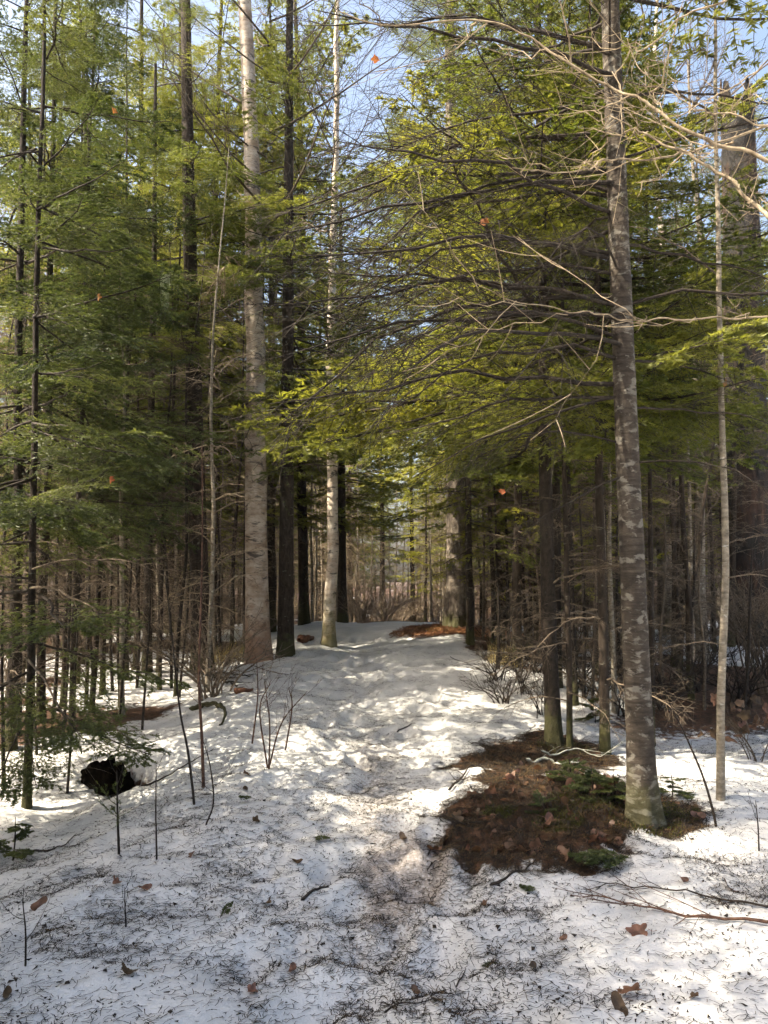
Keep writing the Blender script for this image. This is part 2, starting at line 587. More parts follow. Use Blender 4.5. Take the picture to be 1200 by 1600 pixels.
# ------------------------------------------------------------------ the snow-covered ground
def make_ground():
    def axis(n, lo, hi, a):
        t = np.linspace(math.asinh(lo / a), math.asinh(hi / a), n)
        return a * np.sinh(t)
    xs = axis(430, -160, 160, 1.3)
    ys = 3.0 + axis(520, -8, 260, 1.25)
    X, Y = np.meshgrid(xs, ys)
    Z = height_full(X.ravel(), Y.ravel())
    x, y = X.ravel(), Y.ravel()
    V = np.stack([x, y, Z], 1)
    ny, nx = X.shape
    idx = np.arange(ny * nx).reshape(ny, nx)
    F = np.stack([idx[:-1, :-1], idx[:-1, 1:], idx[1:, 1:], idx[1:, :-1]], -1).reshape(-1, 4)
    side = np.abs(x - path_x(y))
    bare = mound_near(x, y)
    mf = mound_far(x, y)
    # snow has gone in ragged patches under the trees and further back
    pt = fbm(x * 0.55, y * 0.55, 31, 4)
    woods = sstep(0.46, 0.64, pt) * sstep(1.4, 2.4, side) * sstep(6.5, 9, y)
    woods = np.maximum(woods, sstep(0.12, 0.34, pt) * sstep(18, 23, y))
    bare = np.maximum(np.maximum(bare, woods * 0.95), hollow(x, y) * 1.2)
    dirt = np.exp(-((x - path_x(y) - 0.05) / 0.34) ** 2) * sstep(0.30, 0.52, fbm(x * 2.0, y * 1.5, 51, 4)) * sstep(2.6, 3.6, y) * (1 - 0.65 * sstep(6.5, 9, y))
    spot = np.exp(-(((x - 0.13) / 0.20) ** 2 + ((y - 4.25) / 0.30) ** 2)) * 1.3
    spot += np.exp(-(((x - 0.38) / 0.18) ** 2 + ((y - 4.55) / 0.3) ** 2)) * 0.7
    dirt = np.clip(dirt * 0.75 + spot, 0, 1)
    mb = MB().add(V, F, 0, True)
    me = mb.mesh('ground', [])
    at = me.color_attributes.new('cover', 'FLOAT_COLOR', 'POINT')
    c = np.stack([np.clip(bare, 0, 1), dirt, mf, np.ones_like(x)], 1)
    at.data.foreach_set('color', c.astype(np.float32).ravel())
    o = obj('ground', me)
    tag(o, 'old melting snow over the forest floor and the trodden path', kind='structure')
    m, nt, b = new_mat('snow_and_litter')
    k = NT(nt)
    a = k.n('ShaderNodeAttribute')
    a.attribute_name = 'cover'
    sp = k.n('ShaderNodeSeparateColor')
    k.link(a.outputs['Color'], sp.inputs[0])
    v = k.mapping((1, 1, 1))
    nz = k.noise(v, 16, 5, 0.65)
    nf = k.noise(v, 90, 4, 0.7)
    snow = k.ramp(k.noise(v, 2.2, 4), [(0.35, (0.46, 0.46, 0.455)), (0.65, (0.60, 0.59, 0.575))])
    # needle dust caught in the snow crust: thin stretched flecks
    vf = k.mapping((70, 140, 70))
    fleck = k.ramp(k.noise(vf, 1.0, 3, 0.6, 1.5), [(0.60, 0.0), (0.70, 0.4)])
    patch = k.ramp(k.noise(v, 3.1, 4, 0.6), [(0.42, 0.1), (0.62, 1.0)])
    snow = k.mix(k.math('MULTIPLY', fleck, patch), snow, (0.16, 0.11, 0.075))
    soil = k.ramp(nz, [(0.28, (0.014, 0.009, 0.006)), (0.5, (0.058, 0.030, 0.016)), (0.72, (0.14, 0.070, 0.036))])
    soil2 = k.ramp(nf, [(0.3, (0.22, 0.09, 0.035)), (0.7, (0.46, 0.22, 0.09))])
    edge = k.math('ADD', sp.outputs[0], k.math('MULTIPLY', k.math('SUBTRACT', nz, 0.5), 0.9))
    f1 = k.ramp(edge, [(0.40, 0.0), (0.56, 1.0)])
    d1 = k.math('ADD', sp.outputs[1], k.math('MULTIPLY', k.math('SUBTRACT', k.noise(v, 60, 4, 0.7), 0.58), 2.2))
    f2 = k.ramp(d1, [(0.30, 0.0), (0.85, 0.62)])
    f3 = k.ramp(k.math('ADD', sp.outputs[2], k.math('MULTIPLY', k.math('SUBTRACT', nz, 0.5), 0.7)), [(0.38, 0.0), (0.6, 1.0)])
    col = k.mix(f2, snow, (0.15, 0.095, 0.06))
    col = k.mix(f1, col, soil)
    col = k.mix(f3, col, soil2)
    k.link(col, b.inputs['Base Color'])
    b.inputs['Roughness'].default_value = 0.72
    b.inputs['Specular IOR Level'].default_value = 0.25
    h = k.math('ADD', k.math('MULTIPLY', k.noise(v, 28, 4, 0.6), 0.7), k.math('MULTIPLY', nf, 0.3))
    k.link(k.bump(h, 0.55, 0.03), b.inputs['Normal'])
    me.materials.append(m)
    return o


make_ground()

# ------------------------------------------------------------------ branch stock, shared between trees
def fir_branch(seed, L=1.2, near=True, dead=0.0, mat=(None, None), bare_in=0.15, droop=0.16, upturn=0.1, n1=None, n2=None, nm=1.0):
    rg = rs(seed)
    k = 9
    t = np.linspace(0, 1, k)
    wob = np.cumsum(rg.normal(size=(k, 2)) * 0.012, 0) * L
    main = np.stack([t * L, wob[:, 0], -droop * L * t ** 1.3 + upturn * L * t ** 3 + wob[:, 1] * 0.5], 1)[None]
    mb = MB()
    tubes(mb, main, (0.009 * (1 - t) ** 0.8 + 0.0018)[None] * L / 1.2, 5, 0)
    n1 = n1 or int((24 if near else 14) * (L / 1.2) ** 0.5)
    side = offshoots(main, rg, n1, bare_in, 0.98, R(58), lambda s: 0.09 + 0.34 * (1 - s) ** 0.75 * (0.55 + 0.45 * np.sin(np.clip(s * 3, 0, 1.57))), k=5, flat=0.88, bend=0.15, droop=0.14)
    tubes(mb, side, np.linspace(0.0028, 0.0008, 5)[None].repeat(len(side), 0), 3, 0)
    n2 = n2 or (6 if near else 4)
    sub = offshoots(side, rg, n2, 0.15, 0.95, R(52), lambda s: 0.12 + 0.34 * (1 - s), k=3, flat=0.85, bend=0.2, droop=0.12)
    if near:
        tubes(mb, sub, np.linspace(0.0012, 0.0006, 3)[None].repeat(len(sub), 0), 3, 0)
    keep = rg.rand(len(side)) > dead
    sub_keep = np.repeat(keep, n2) & (rg.rand(len(sub)) > dead * 0.5)
    if near:
        needles(mb, side[keep], rg, 70, 0.027, 0.0050)
        needles(mb, sub[sub_keep], rg, 32, 0.026, 0.0050)
        needles(mb, main, rg, 60, 0.021, 0.0024, smin=0.4)
    else:
        needles(mb, side[keep], rg, int(42 * nm), 0.046, 0.0080)
        needles(mb, sub[sub_keep], rg, int(20 * nm), 0.042, 0.0080)
    return mb


def far_branch(seed, L=1.2):
    rg = rs(seed)
    k = 6
    t = np.linspace(0, 1, k)
    wob = np.cumsum(rg.normal(size=(k, 2)) * 0.015, 0) * L
    main = np.stack([t * L, wob[:, 0], -0.16 * L * t ** 1.3 + 0.1 * L * t ** 3], 1)[None]
    mb = MB()
    tubes(mb, main, (0.010 * (1 - t) ** 0.8 + 0.003)[None], 3, 0)
    side = offshoots(main, rg, 15, 0.15, 0.98, R(58), lambda s: 0.10 + 0.36 * (1 - s) ** 0.75, k=3, flat=0.82, bend=0.15, droop=0.18)
    needles(mb, side, rg, 22, 0.085, 0.018, flat=0.4)
    return mb


def dead_branch(seed, L=1.6, n1=14, n2=5, droop=0.22, up=0.25, sparse=0.0, r0=0.012, third=0):
    rg = rs(seed)
    k = 10
    t = np.linspace(0, 1, k)
    wob = np.cumsum(rg.normal(size=(k, 2)) * 0.018, 0) * L
    main = np.stack([t * L, wob[:, 0], up * L * t - (droop + up) * L * t ** 2 + wob[:, 1] * 0.6], 1)[None]
    mb = MB()
    tubes(mb, main, (r0 * (1 - t) ** 0.7 + 0.0022)[None], 5, 0)
    side = offshoots(main, rg, n1, 0.12, 0.97, R(50), lambda s: 0.10 + 0.30 * (1 - s), k=6, flat=0.55, bend=0.25, droop=0.12, jit=0.6)
    tubes(mb, side, np.linspace(0.0042, 0.0013, 6)[None].repeat(len(side), 0), 3, 0)
    sub = offshoots(side, rg, n2, 0.2, 0.95, R(48), lambda s: 0.15 + 0.35 * (1 - s), k=4, flat=0.5, bend=0.2, droop=0.1, jit=0.6)
    tubes(mb, sub, np.linspace(0.0022, 0.0009, 4)[None].repeat(len(sub), 0), 3, 0)
    if third:
        th = offshoots(sub, rg, third, 0.2, 0.95, R(45), lambda s: 0.2 + 0.3 * (1 - s), k=3, flat=0.4)
        tubes(mb, th, np.linspace(0.0012, 0.0006, 3)[None].repeat(len(th), 0), 3, 0)
    if sparse > 0:
        sel = side[rg.rand(len(side)) < sparse]
        if len(sel):
            needles(mb, sel, rg, 34, 0.019, 0.002, smin=0.4)
        sel = sub[rg.rand(len(sub)) < sparse]
        if len(sel):
            needles(mb, sel, rg, 16, 0.018, 0.002, smin=0.1)
    return mb


NEAR_MB = [fir_branch(100 + i, 1.3, True, dead=[0, 0.1, 0.2, 0.05, 0.3, 0.15][i]) for i in range(6)]
NEAR = [mb.mesh('fir_bough', [M['darktwig'], M['needledk']]) for mb in NEAR_MB]
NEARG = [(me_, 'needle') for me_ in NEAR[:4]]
NEARY = [(me_, 'needlesun') for me_ in NEAR[1:5]]
MIDB = [fir_branch(200 + i, 1.3, False, dead=[0, 0.1, 0.2, 0.35][i]) for i in range(4)]
MIDO = [mb.mesh('fir_bough', [M['darktwig'], M['needle']]) for mb in MIDB]
BIGO = [fir_branch(250 + i, 2.8, False, dead=0.1 * i, n1=34, n2=8, nm=1.5).mesh('fir_bough', [M['darktwig'], M['needle']]) for i in range(3)]
FARB = [far_branch(300 + i, 1.3) for i in range(4)]
DEADB = [dead_branch(400 + i, 1.6, n1=[16, 12, 18, 10][i], sparse=0) for i in range(4)]
DEAD = [mb.mesh('dead_branch', [M['twig'], M['needle']]) for mb in DEADB]
SWEEP = [dead_branch(420 + i, 2.4, n1=20, n2=6, droop=[0.05, 0.16, 0.24, 0.12][i], up=[0.15, 0.1, 0.2, 0.3][i], sparse=[0.12, 0.2, 0.3, 0.15][i], r0=0.016, third=2).mesh('dead_branch', [M['darktwig'], M['needle']]) for i in range(4)]
LITE = [dead_branch(440 + i, 0.9, n1=8, n2=3, r0=0.009, droop=0.25, up=0.2) for i in range(4)]


def place(scale, az, pitch, loc, roll=0.0):
    return Matrix.LocRotScale(Vector(loc), Euler((roll, -pitch, az)), Vector((scale,) * 3))


def crown(seed, stock, H, z0, Lmax, step=0.34, nb=5, thin=0.0, droop=-0.15, shape=0.85, base=0.45):
    rg = rs(seed)
    mb = MB()
    z = z0
    while z < H - 0.25:
        f = (z - z0) / (H - z0)
        prof = min(1, base + f * 4) * (1 - f) ** shape
        for j in range(nb):
            if rg.rand() < thin:
                continue
            L = Lmax * (prof * (0.7 + 0.5 * rg.rand()) + 0.06)
            mb.merge(stock[rg.randint(len(stock))], place(L / 1.3, rg.rand() * 6.283, droop + 0.6 * f + rg.normal() * 0.12, (0, 0, z + rg.normal() * 0.1), rg.normal() * 0.25))
        z += step * (0.75 + 0.5 * rg.rand())
    top = np.array([[[0, 0, H - 0.5], [0, 0, H - 0.2], [0, 0, H + 0.15]]])
    tubes(mb, top, np.array([[0.012, 0.008, 0.002]]), 4, 0)
    return mb


def twigs(seed, z0, z1, step, Lmax, nb=2, stock=None):
    rg = rs(seed)
    mb = MB()
    z = z0
    stock = stock or LITE
    while z < z1:
        for j in range(nb):
            mb.merge(stock[rg.randint(len(stock))], place(Lmax * (0.45 + 0.75 * rg.rand()) / 0.9, rg.rand() * 6.283, 0.1 + rg.normal() * 0.3, (0, 0, z), rg.normal() * 0.5))
        z += step * (0.5 + rg.rand())
    return mb


def bare_crown(seed, H, z0, Lmax, n=26, up=0.9):
    rg = rs(seed)
    k = 7
    t = np.linspace(0, 1, k)
    mains, rad = [], []
    for i in range(n):
        f = (i + rg.rand()) / n
        z = z0 + f * (H - z0)
        L = Lmax * (0.35 + 0.65 * (1 - f) ** 0.7) * (0.7 + 0.5 * rg.rand())
        a = rg.rand() * 6.283
        d = np.array([math.cos(a), math.sin(a), 0])
        wob = np.cumsum(rg.normal(size=(k, 3)) * 0.03, 0) * L
        mains.append(np.array([0, 0, z]) + d * (t * L * 0.8)[:, None] + np.array([0, 0, 1]) * (up * L * (0.35 * t + 0.35 * t * t))[:, None] + wob * t[:, None])
        rad.append(0.008 * L * (1 - t) ** 0.8 + 0.003)
    P = np.array(mains)
    mb = MB()
    tubes(mb, P, np.array(rad), 4, 0)
    s1 = offshoots(P, rg, 9, 0.2, 0.97, R(42), lambda s: 0.15 + 0.35 * (1 - s), k=5, flat=0.3, bend=0.2, droop=-0.1, jit=0.6)
    tubes(mb, s1, np.linspace(0.006, 0.002, 5)[None].repeat(len(s1), 0), 3, 0)
    s2 = offshoots(s1, rg, 6, 0.15, 0.97, R(40), lambda s: 0.2 + 0.35 * (1 - s), k=4, flat=0.3, bend=0.2, droop=0.1, jit=0.6)
    tubes(mb, s2, np.linspace(0.003, 0.001, 4)[None].repeat(len(s2), 0), 3, 0)
    return mb


MIDC = [crown(500 + i, MIDB, [9, 11, 8, 12][i], [1.8, 2.4, 1.2, 2.8][i], [1.7, 2.1, 1.6, 2.2][i], step=0.36, nb=5, thin=[0.2, 0.3, 0.12, 0.3][i]).mesh('fir_crown', [M['darktwig'], M['needle']]) for i in range(4)]
MIDY = [(me_, 'needlesun') for me_ in MIDC[:3]]     # the same crowns with sunlit yellow-green painted in, per object
FARC = [crown(540 + i, FARB, [11, 13, 9, 15, 12][i], [2.4, 3.2, 1.2, 4.0, 1.6][i], [1.9, 2.2, 1.7, 2.4, 1.9][i], step=0.40, nb=6, thin=0.35).mesh('fir_crown', [M['darktwig'], M[['needlesun', 'needlesun', 'needle', 'needle', 'needlesun'][i]]]) for i in range(5)]
TWIGS = [twigs(560 + i, 0.5, [5.5, 4.5, 6.5, 4.0][i], 0.20, [0.75, 0.6, 0.8, 0.65][i], 2).mesh('twig_crown', [M['twig'], M['needle']]) for i in range(4)]
BAREC = [bare_crown(580 + i, [13, 11, 14][i], [6, 4, 7][i], [3.0, 2.6, 3.2][i]).mesh('bare_crown', [M['twig']]) for i in range(3)]


# ------------------------------------------------------------------ trunks
def trunk_mesh(pts, radii, mat, seg=14, rings=60, bark=0.0, bseed=0, plates=False, flare=0.25, wob=0.0, top=None):
    pts = np.asarray(pts, float)
    z = pts[:, 2]
    zz = np.linspace(0, 1, rings) ** 1.15 * (z[-1] - z[0]) + z[0]
    cx = np.interp(zz, z, pts[:, 0])
    cy_ = np.interp(zz, z, pts[:, 1])
    if len(pts) > 2:                     # soften the kinks
        for _ in range(3):
            cx[1:-1] = (cx[:-2] + 2 * cx[1:-1] + cx[2:]) / 4
            cy_[1:-1] = (cy_[:-2] + 2 * cy_[1:-1] + cy_[2:]) / 4
    if wob:
        cx = cx + wob * (fbm(zz * 0.7, zz * 0, bseed + 3, 3) - 0.45) * sstep(0, 1.0, zz)
        cy_ = cy_ + wob * (fbm(zz * 0.7, zz * 0 + 5, bseed + 4, 3) - 0.45) * sstep(0, 1.0, zz)
    rr = np.interp(zz, z, radii)
    r0 = radii[0]
    rr = rr + flare * r0 * np.exp(-np.maximum(zz, 0) / (r0 * 2.2))
    th = np.arange(seg) * 2 * math.pi / seg + math.pi / 2
    TH, ZZ = np.meshgrid(th, zz)
    RR = rr[:, None] * np.ones_like(TH)
    RR *= 1 + 0.10 * (fbm(np.cos(TH) * 1.3 + 7, np.sin(TH) * 1.3 + ZZ * 0.4, bseed, 2) - 0.4)
    RR *= 1 + (0.30 * flare * np.cos(TH * 5 + bseed) * np.exp(-np.maximum(ZZ, 0) / (r0 * 1.6)))
    if bark:
        a = np.cos(TH) * r0
        b2 = np.sin(TH) * r0
        if plates:
            f = np.abs(fbm((a + b2 * 0.6) * 16, ZZ * 2.6 + (a - b2) * 6, bseed + 1, 3) - 0.44)
            RR += bark * (np.clip(f * 9, 0, 1) - 0.8)
        else:
            RR += bark * (fbm((a + b2) * 22, ZZ * 9 + (a - b2) * 9, bseed + 1, 3) - 0.45)
    if top is not None:
        ZZ = np.minimum(ZZ, zz[-1] - top * fbm(np.cos(TH) * 2.2 + 3, np.sin(TH) * 2.2, bseed + 6, 3) * 1.0)
    V = np.stack([cx[:, None] + RR * np.cos(TH), cy_[:, None] + RR * np.sin(TH), ZZ], -1).reshape(-1, 3)
    idx = np.arange(rings * seg).reshape(rings, seg)
    a, b2 = idx[:-1], idx[1:]
    F = np.stack([a, np.roll(a, -1, 1), np.roll(b2, -1, 1), b2], -1).reshape(-1, 4)
    mb = MB().add(V, F, 0, True)
    return mb.mesh('trunk', [mat])


class Tree:
    """a tree through points of the photograph, standing on the ground where its foot is seen"""
    def __init__(self, name, label, cat, foot, wpx, via, H, mat, group=None, tip=0.15, seg=14, rings=60, Y=None, **kw):
        u, v = foot
        if Y is None:
            x, y = ground(u, v)
        else:
            y = Y
            x = at_y(u, v, Y)[0]
        self.x, self.y = x, y
        self.z = hz(x, y)
        r = wpx / 2 * y / FPX
        pts = [np.array([0, 0, -0.12])]
        for (uu, vv) in via:
            p = at_y(uu, vv, y)
            if p[2] - self.z > 0.1:
                pts.append(np.array([p[0] - x, 0, p[2] - self.z]))
        pts[0][0] = -0.12 * pts[1][0] / max(pts[1][2], 0.1) if len(pts) > 1 else 0
        zl = pts[-1][2]
        if zl < H:
            sl_ = (pts[-1][0] - pts[0][0]) / max(zl + 0.12, 0.2) if len(pts) > 1 else 0
            pts.append(np.array([pts[-1][0] + sl_ * (H - zl), 0, H]))
        self.pts = np.array(pts)
        self.H = self.pts[-1][2]
        rad = [r * (1 - (1 - tip) * max(0, p[2]) / self.H) for p in self.pts]
        self.rad = rad
        self.root = bpy.data.objects.new(name, None)
        COL.objects.link(self.root)
        self.root.location = (x, y, self.z)
        self.root.empty_display_size = 0.2
        tag(self.root, label, cat, group)
        self.trunk = obj('trunk', trunk_mesh(self.pts, rad, mat, seg, rings, **kw), self.root)

    def pos(self, z):
        return np.array([np.interp(z, self.pts[:, 2], self.pts[:, 0]), np.interp(z, self.pts[:, 2], self.pts[:, 1]), z])

    def zpix(self, v):
        return at_y(600, v, self.y)[2] - self.z

    def branch(self, me, z, az, pitch, scale, roll=0.0, name='branch'):
        return obj(name, me, self.root, self.pos(z), Euler((roll, -pitch, az)), scale)

    def crown(self, me, z=0.0, scale=1.0, az=0.0, name='crown'):
        o = obj(name, me, self.root, self.pos(z) - np.array([0, 0, z]) + np.array([0, 0, 0.0]), (0, 0, az), scale)
        return o

    def boughs(self, stock, rg, z0, z1, step, nb, Lmax, droop=-0.1, stocklen=1.3, shape=0.8, az=None, spread=6.283):
        z = z0
        while z < z1:
            f = (z - z0) / max(self.H - z0, 0.1)
            for j in range(nb):
                L = Lmax * (1 - f) ** shape * (0.7 + 0.5 * rg.rand())
                a = rg.rand() * spread + (az if az is not None else 0)
                self.branch(stock[rg.randint(len(stock))], z + rg.normal() * 0.06, a, droop + 0.5 * f + rg.normal() * 0.12, max(0.2, L / stocklen), rg.normal() * 0.2)
            z += step * (0.7 + 0.6 * rg.rand())


# ------------------------------------------------------------------ the trees that stand out
G = rs(77)
big = Tree('fir_tree', 'large fir with lichen-blotched trunk rising from the brown litter mound', 'tree', (1006, 1287), 41,
           [(993, 1000), (980, 700), (968, 400), (957, 100), (950, -60)], 10.5, M['fir'], tip=0.45, seg=40, rings=150, bark=0.009, bseed=2, flare=0.5)
# long sweeping dead limbs, most of them towards the path
for (v, az, p, s, kx) in [(60, 170, 0.25, 0.95, 0), (130, 200, 0.05, 0.9, 1), (205, 165, 0.0, 0.8, 2), (295, 182, -0.05, 1.0, 1), (300, 150, 0.1, 0.8, 3), (395, 205, -0.15, 0.95, 0),
                          (450, 172, -0.1, 1.05, 2), (500, 190, 0.0, 0.95, 1), (535, 215, -0.2, 0.9, 3), (612, 160, -0.05, 0.7, 0), (690, 190, 0.1, 0.45, 2), (745, 195, -0.35, 0.42, 1),
                          (150, 20, 0.2, 0.7, 0), (250, -25, 0.1, 0.6, 2), (380, 15, 0.0, 0.65, 1), (470, -10, -0.1, 0.7, 3), (560, 30, 0.0, 0.6, 0), (640, 5, 0.05, 0.5, 1), (720, -30, -0.1, 0.4, 2),
                          (20, 120, 0.2, 0.7, 0), (330, 100, 0.1, 0.7, 3), (480, 80, 0.0, 0.7, 1), (90, 250, 0.2, 0.55, 2), (420, 240, 0.0, 0.5, 2)]:
    big.branch(SWEEP[kx], big.zpix(v), R(az), p, s, G.normal() * 0.3)
for q in range(18):
    big.branch(SWEEP[q % 4], big.zpix(60 + q * 33), R(180 + G.normal() * 28), G.normal() * 0.16, 0.6 + 0.45 * G.rand(), G.normal() * 0.5)
for z in np.arange(5.6, 10.2, 0.33):
    for j in range(4):
        big.branch(MIDO[G.randint(4)], z, G.rand() * 6.28, 0.1 + G.normal() * 0.15, 1.2 * (10.9 - z) / 5.3 + 0.2)

t = Tree('maple_sapling', 'slim pale-barked young tree beside the big fir, snow round its foot', 'tree', (1126, 1250), 13, [(1126, 1100), (1135, 900), (1130, 700), (1122, 480), (1120, 250), (1118, 60)], 6.5, M['pale'], tip=0.3, seg=12, rings=80, bark=0.002, bseed=4, flare=0.1, wob=0.05)
for v, az, p, s in [(610, 10, 0.5, .5), (430, 190, 0.5, .6), (300, 30, 0.7, .7), (180, 160, 0.7, .7), (100, 90, 0.8, .7), (850, 0, 0.2, .4), (1010, 180, 0.0, .35), (905, -10, 0.0, 0.4)]:
    t.branch(DEAD[G.randint(4)], t.zpix(v), R(az), p, s)

t = Tree('spruce_tree', 'dark spruce with mossy foot at the back of the litter mound', 'tree', (866, 1162), 25, [(858, 1000), (852, 750), (850, 500), (846, 300), (842, 100)], 9.0, M['spruce'], tip=0.3, seg=20, rings=90, bark=0.006, bseed=5)
t.boughs(DEAD, G, 0.8, 4.4, 0.4, 1, 1.3, 0.0, 1.6)
t.boughs(NEARY, G, 3.2, 8.8, 0.30, 5, 2.7, -0.1)
t = Tree('spruce_tree', 'thin pole of a tree close beside the mossy-footed spruce', 'tree', (890, 1170), 10, [(888, 1000), (882, 700), (878, 450)], 6.5, M['brown'], tip=0.3, bseed=6, wob=0.05, bark=0.003)
t.boughs(DEAD, G, 0.5, 5.0, 0.35, 2, 0.8, 0.0, 1.6)
t.boughs(NEARG, G, 4.0, 6.4, 0.3, 4, 1.0)
t = Tree('spruce_tree', 'straight dark young spruce between the mossy-footed spruce and the big fir', 'tree', (945, 1178), 16, [(944, 1000), (938, 800), (936, 550), (934, 300)], 8.0, M['brown'], tip=0.35, bseed=7, seg=16, rings=80, bark=0.004, wob=0.04)
t.boughs(DEAD, G, 0.6, 4.2, 0.35, 1, 1.0, 0.0, 1.6)
t.boughs(NEARY, G, 3.0, 7.8, 0.30, 5, 1.9)
t = Tree('spruce_tree', 'thin dark pole half hidden behind the big fir trunk', 'tree', (1019, 1165), 9, [(1017, 900), (1015, 700), (1012, 500)], 6.0, M['spruce'], tip=0.35, bseed=8, bark=0.002)
t.boughs(DEAD, G, 0.5, 4.5, 0.3, 2, 0.7, 0.0, 1.6)
t.boughs(NEARG, G, 3.6, 5.9, 0.3, 4, 1.1)

# the pine on its orange mound
t = Tree('pine_tree', 'thick furrowed pine trunk standing on the orange needle mound', 'tree', (716, 977), 35, [(714, 850), (712, 700), (709, 500)], 17, M['pine'], tip=0.3, seg=48, rings=170, bark=0.03, bseed=9, plates=True, flare=0.4)
pine = t
t.boughs(DEAD, G, 3.4, 7, 0.5, 2, 2.4, 0.05, 1.6)
t.boughs(BIGO, G, 4.8, 16, 0.55, 4, 3.2, stocklen=2.8)
t = Tree('spruce_tree', 'straight brown young tree in front of the furrowed pine', 'tree', (735, 1006), 12, [(732, 850), (731, 700), (730, 550)], 9, M['brown'], tip=0.3, bseed=10, bark=0.004)
t.boughs(DEAD, G, 1.0, 5.5, 0.35, 2, 1.2, 0.0, 1.6)
t.crown(MIDY[0], 0, 1.0, 1.0)
t = Tree('maple_sapling', 'crooked double-bent thin tree leaning beside the brush right of the path', 'tree', (829, 1010), 9, [(818, 940), (808, 860), (808, 780), (802, 700), (804, 560)], 7.5, M['brown'], tip=0.3, bseed=12, rings=90)
t.boughs(DEAD, G, 1.0, 6.5, 0.4, 2, 1.3, 0.2, 1.6)
t = Tree('maple_sapling', 'slim straight stem just left of the crooked thin tree', 'tree', (772, 1005), 8, [(770, 900), (764, 760), (762, 600)], 7.0, M['brown'], tip=0.3, bseed=13)
t.boughs(DEAD, G, 1.0, 6.5, 0.35, 2, 1.0, 0.1, 1.6)

# the birches and the dark trunks left of the path
t = Tree('birch_tree', 'thick pale paper birch with peeling banded bark left of the path', 'tree', (406, 1032), 37, [(402, 950), (400, 800), (399, 600), (397, 400), (391, 200), (384, 50)], 15, M['birch'], tip=0.45, seg=32, rings=130, bark=0.012, bseed=15, flare=0.25, wob=0.08)
t.crown(BAREC[0], 0, 1.1, 0.5)
t = Tree('spruce_tree', 'thin dark stem tight against the side of the thick birch', 'tree', (384, 1034), 9, [(383, 950), (384, 850), (386, 700)], 6, M['spruce'], tip=0.4, bseed=16)
t.boughs(DEAD, G, 1.0, 5.5, 0.4, 2, 0.8, 0.0, 1.6)
t = Tree('spruce_tree', 'dark smooth trunk just right of the thick paper birch', 'tree', (446, 1026), 25, [(447, 900), (449, 700), (450, 500), (451, 300), (452, 100)], 14, M['brown'], tip=0.35, seg=26, rings=110, bark=0.012, bseed=17)
t.boughs(DEAD, G, 2.8, 6.5, 0.45, 2, 1.3, 0.1, 1.6)
t.crown(MIDC[3], 0, 1.12, 2.0)
t = Tree('birch_tree', 'slender white birch with mossy foot at the left edge of the path', 'tree', (513, 1009), 19, [(516, 940), (519, 850), (520, 700), (516, 550), (522, 380), (524, 200)], 13, M['birch2'], tip=0.35, seg=24, rings=110, bark=0.008, bseed=18, wob=0.12, flare=0.4)
t.crown(BAREC[1], 0, 1.1, 2.1)
t = Tree('spruce_tree', 'brown trunk right behind the slender white birch', 'tree', (535, 985), 15, [(534, 850), (534, 700), (533, 500)], 12, M['brown'], tip=0.3, bseed=19, bark=0.008, Y=20)
t.boughs(DEAD, G, 2, 6, 0.45, 2, 1.4, 0.05, 1.6)
t.crown(FARC[0], 0, 1.0)
t = Tree('spruce_tree', 'tall dark rough trunk with a lit edge above the fallen bark slab', 'tree', (317, 1048), 31, [(313, 950), (308, 800), (303, 600), (297, 400), (293, 200), (290, 0)], 14, M['brown'], tip=0.4, seg=32, rings=130, bark=0.012, bseed=20, flare=0.3)
t.boughs(DEAD, G, 2.2, 6.0, 0.5, 2, 1.5, 0.1, 1.6)
t.boughs(BIGO, G, 4.2, 13, 0.5, 3, 2.4, -0.1, stocklen=2.8)
for z_ in np.arange(6.2, 9.0, 0.5):
    t.branch(BIGO[G.randint(3)], z_, R(-35 + G.normal() * 35), -0.15 + G.normal() * 0.12, 0.55 + 0.25 * G.rand(), G.normal() * 0.2)
t = Tree('spruce_tree', 'slim dark spruce pole left of the tall rough trunk, red scar halfway up', 'tree', (230, 1050), 15, [(231, 950), (233, 800), (237, 600), (241, 400), (243, 100)], 10, M['spruce'], tip=0.3, bseed=21, seg=16, bark=0.004)
t.boughs(DEAD, G, 1.0, 4.5, 0.4, 2, 1.0, 0.0, 1.6)
t.boughs(NEAR, G, 3.2, 9.6, 0.6, 2, 1.6)
t = Tree('spruce_tree', 'thin leaning pole between the slim spruce and the tall rough trunk', 'tree', (248, 1050), 8, [(252, 900), (262, 780), (270, 650), (276, 500)], 7, M['spruce'], tip=0.3, bseed=22)
t.boughs(DEAD, G, 1.5, 6.5, 0.4, 2, 0.7, 0.0, 1.6)

# big broken snag at the right
t = Tree('broken_snag', 'huge charred red-brown dead trunk with a jagged broken top', 'tree', (1178, 1004), 66, [(1172, 850), (1165, 600), (1158, 350), (1148, 92)], 1, M['snag'], tip=0.72, seg=44, rings=150, bark=0.05, bseed=24, plates=True, flare=0.3, Y=14.5, top=2.2)
for v, az, p, s in [(700, 180, -0.2, .8), (640, 160, -0.3, .9), (820, 190, -0.1, .8), (560, 20, -0.2, .7), (450, 200, -0.1, .9), (300, 30, 0.1, .8), (760, 220, -0.2, 1.0), (900, 200, -0.1, .8)]:
    t.branch(DEAD[G.randint(4)], t.zpix(v), R(az), p, s * 1.2)

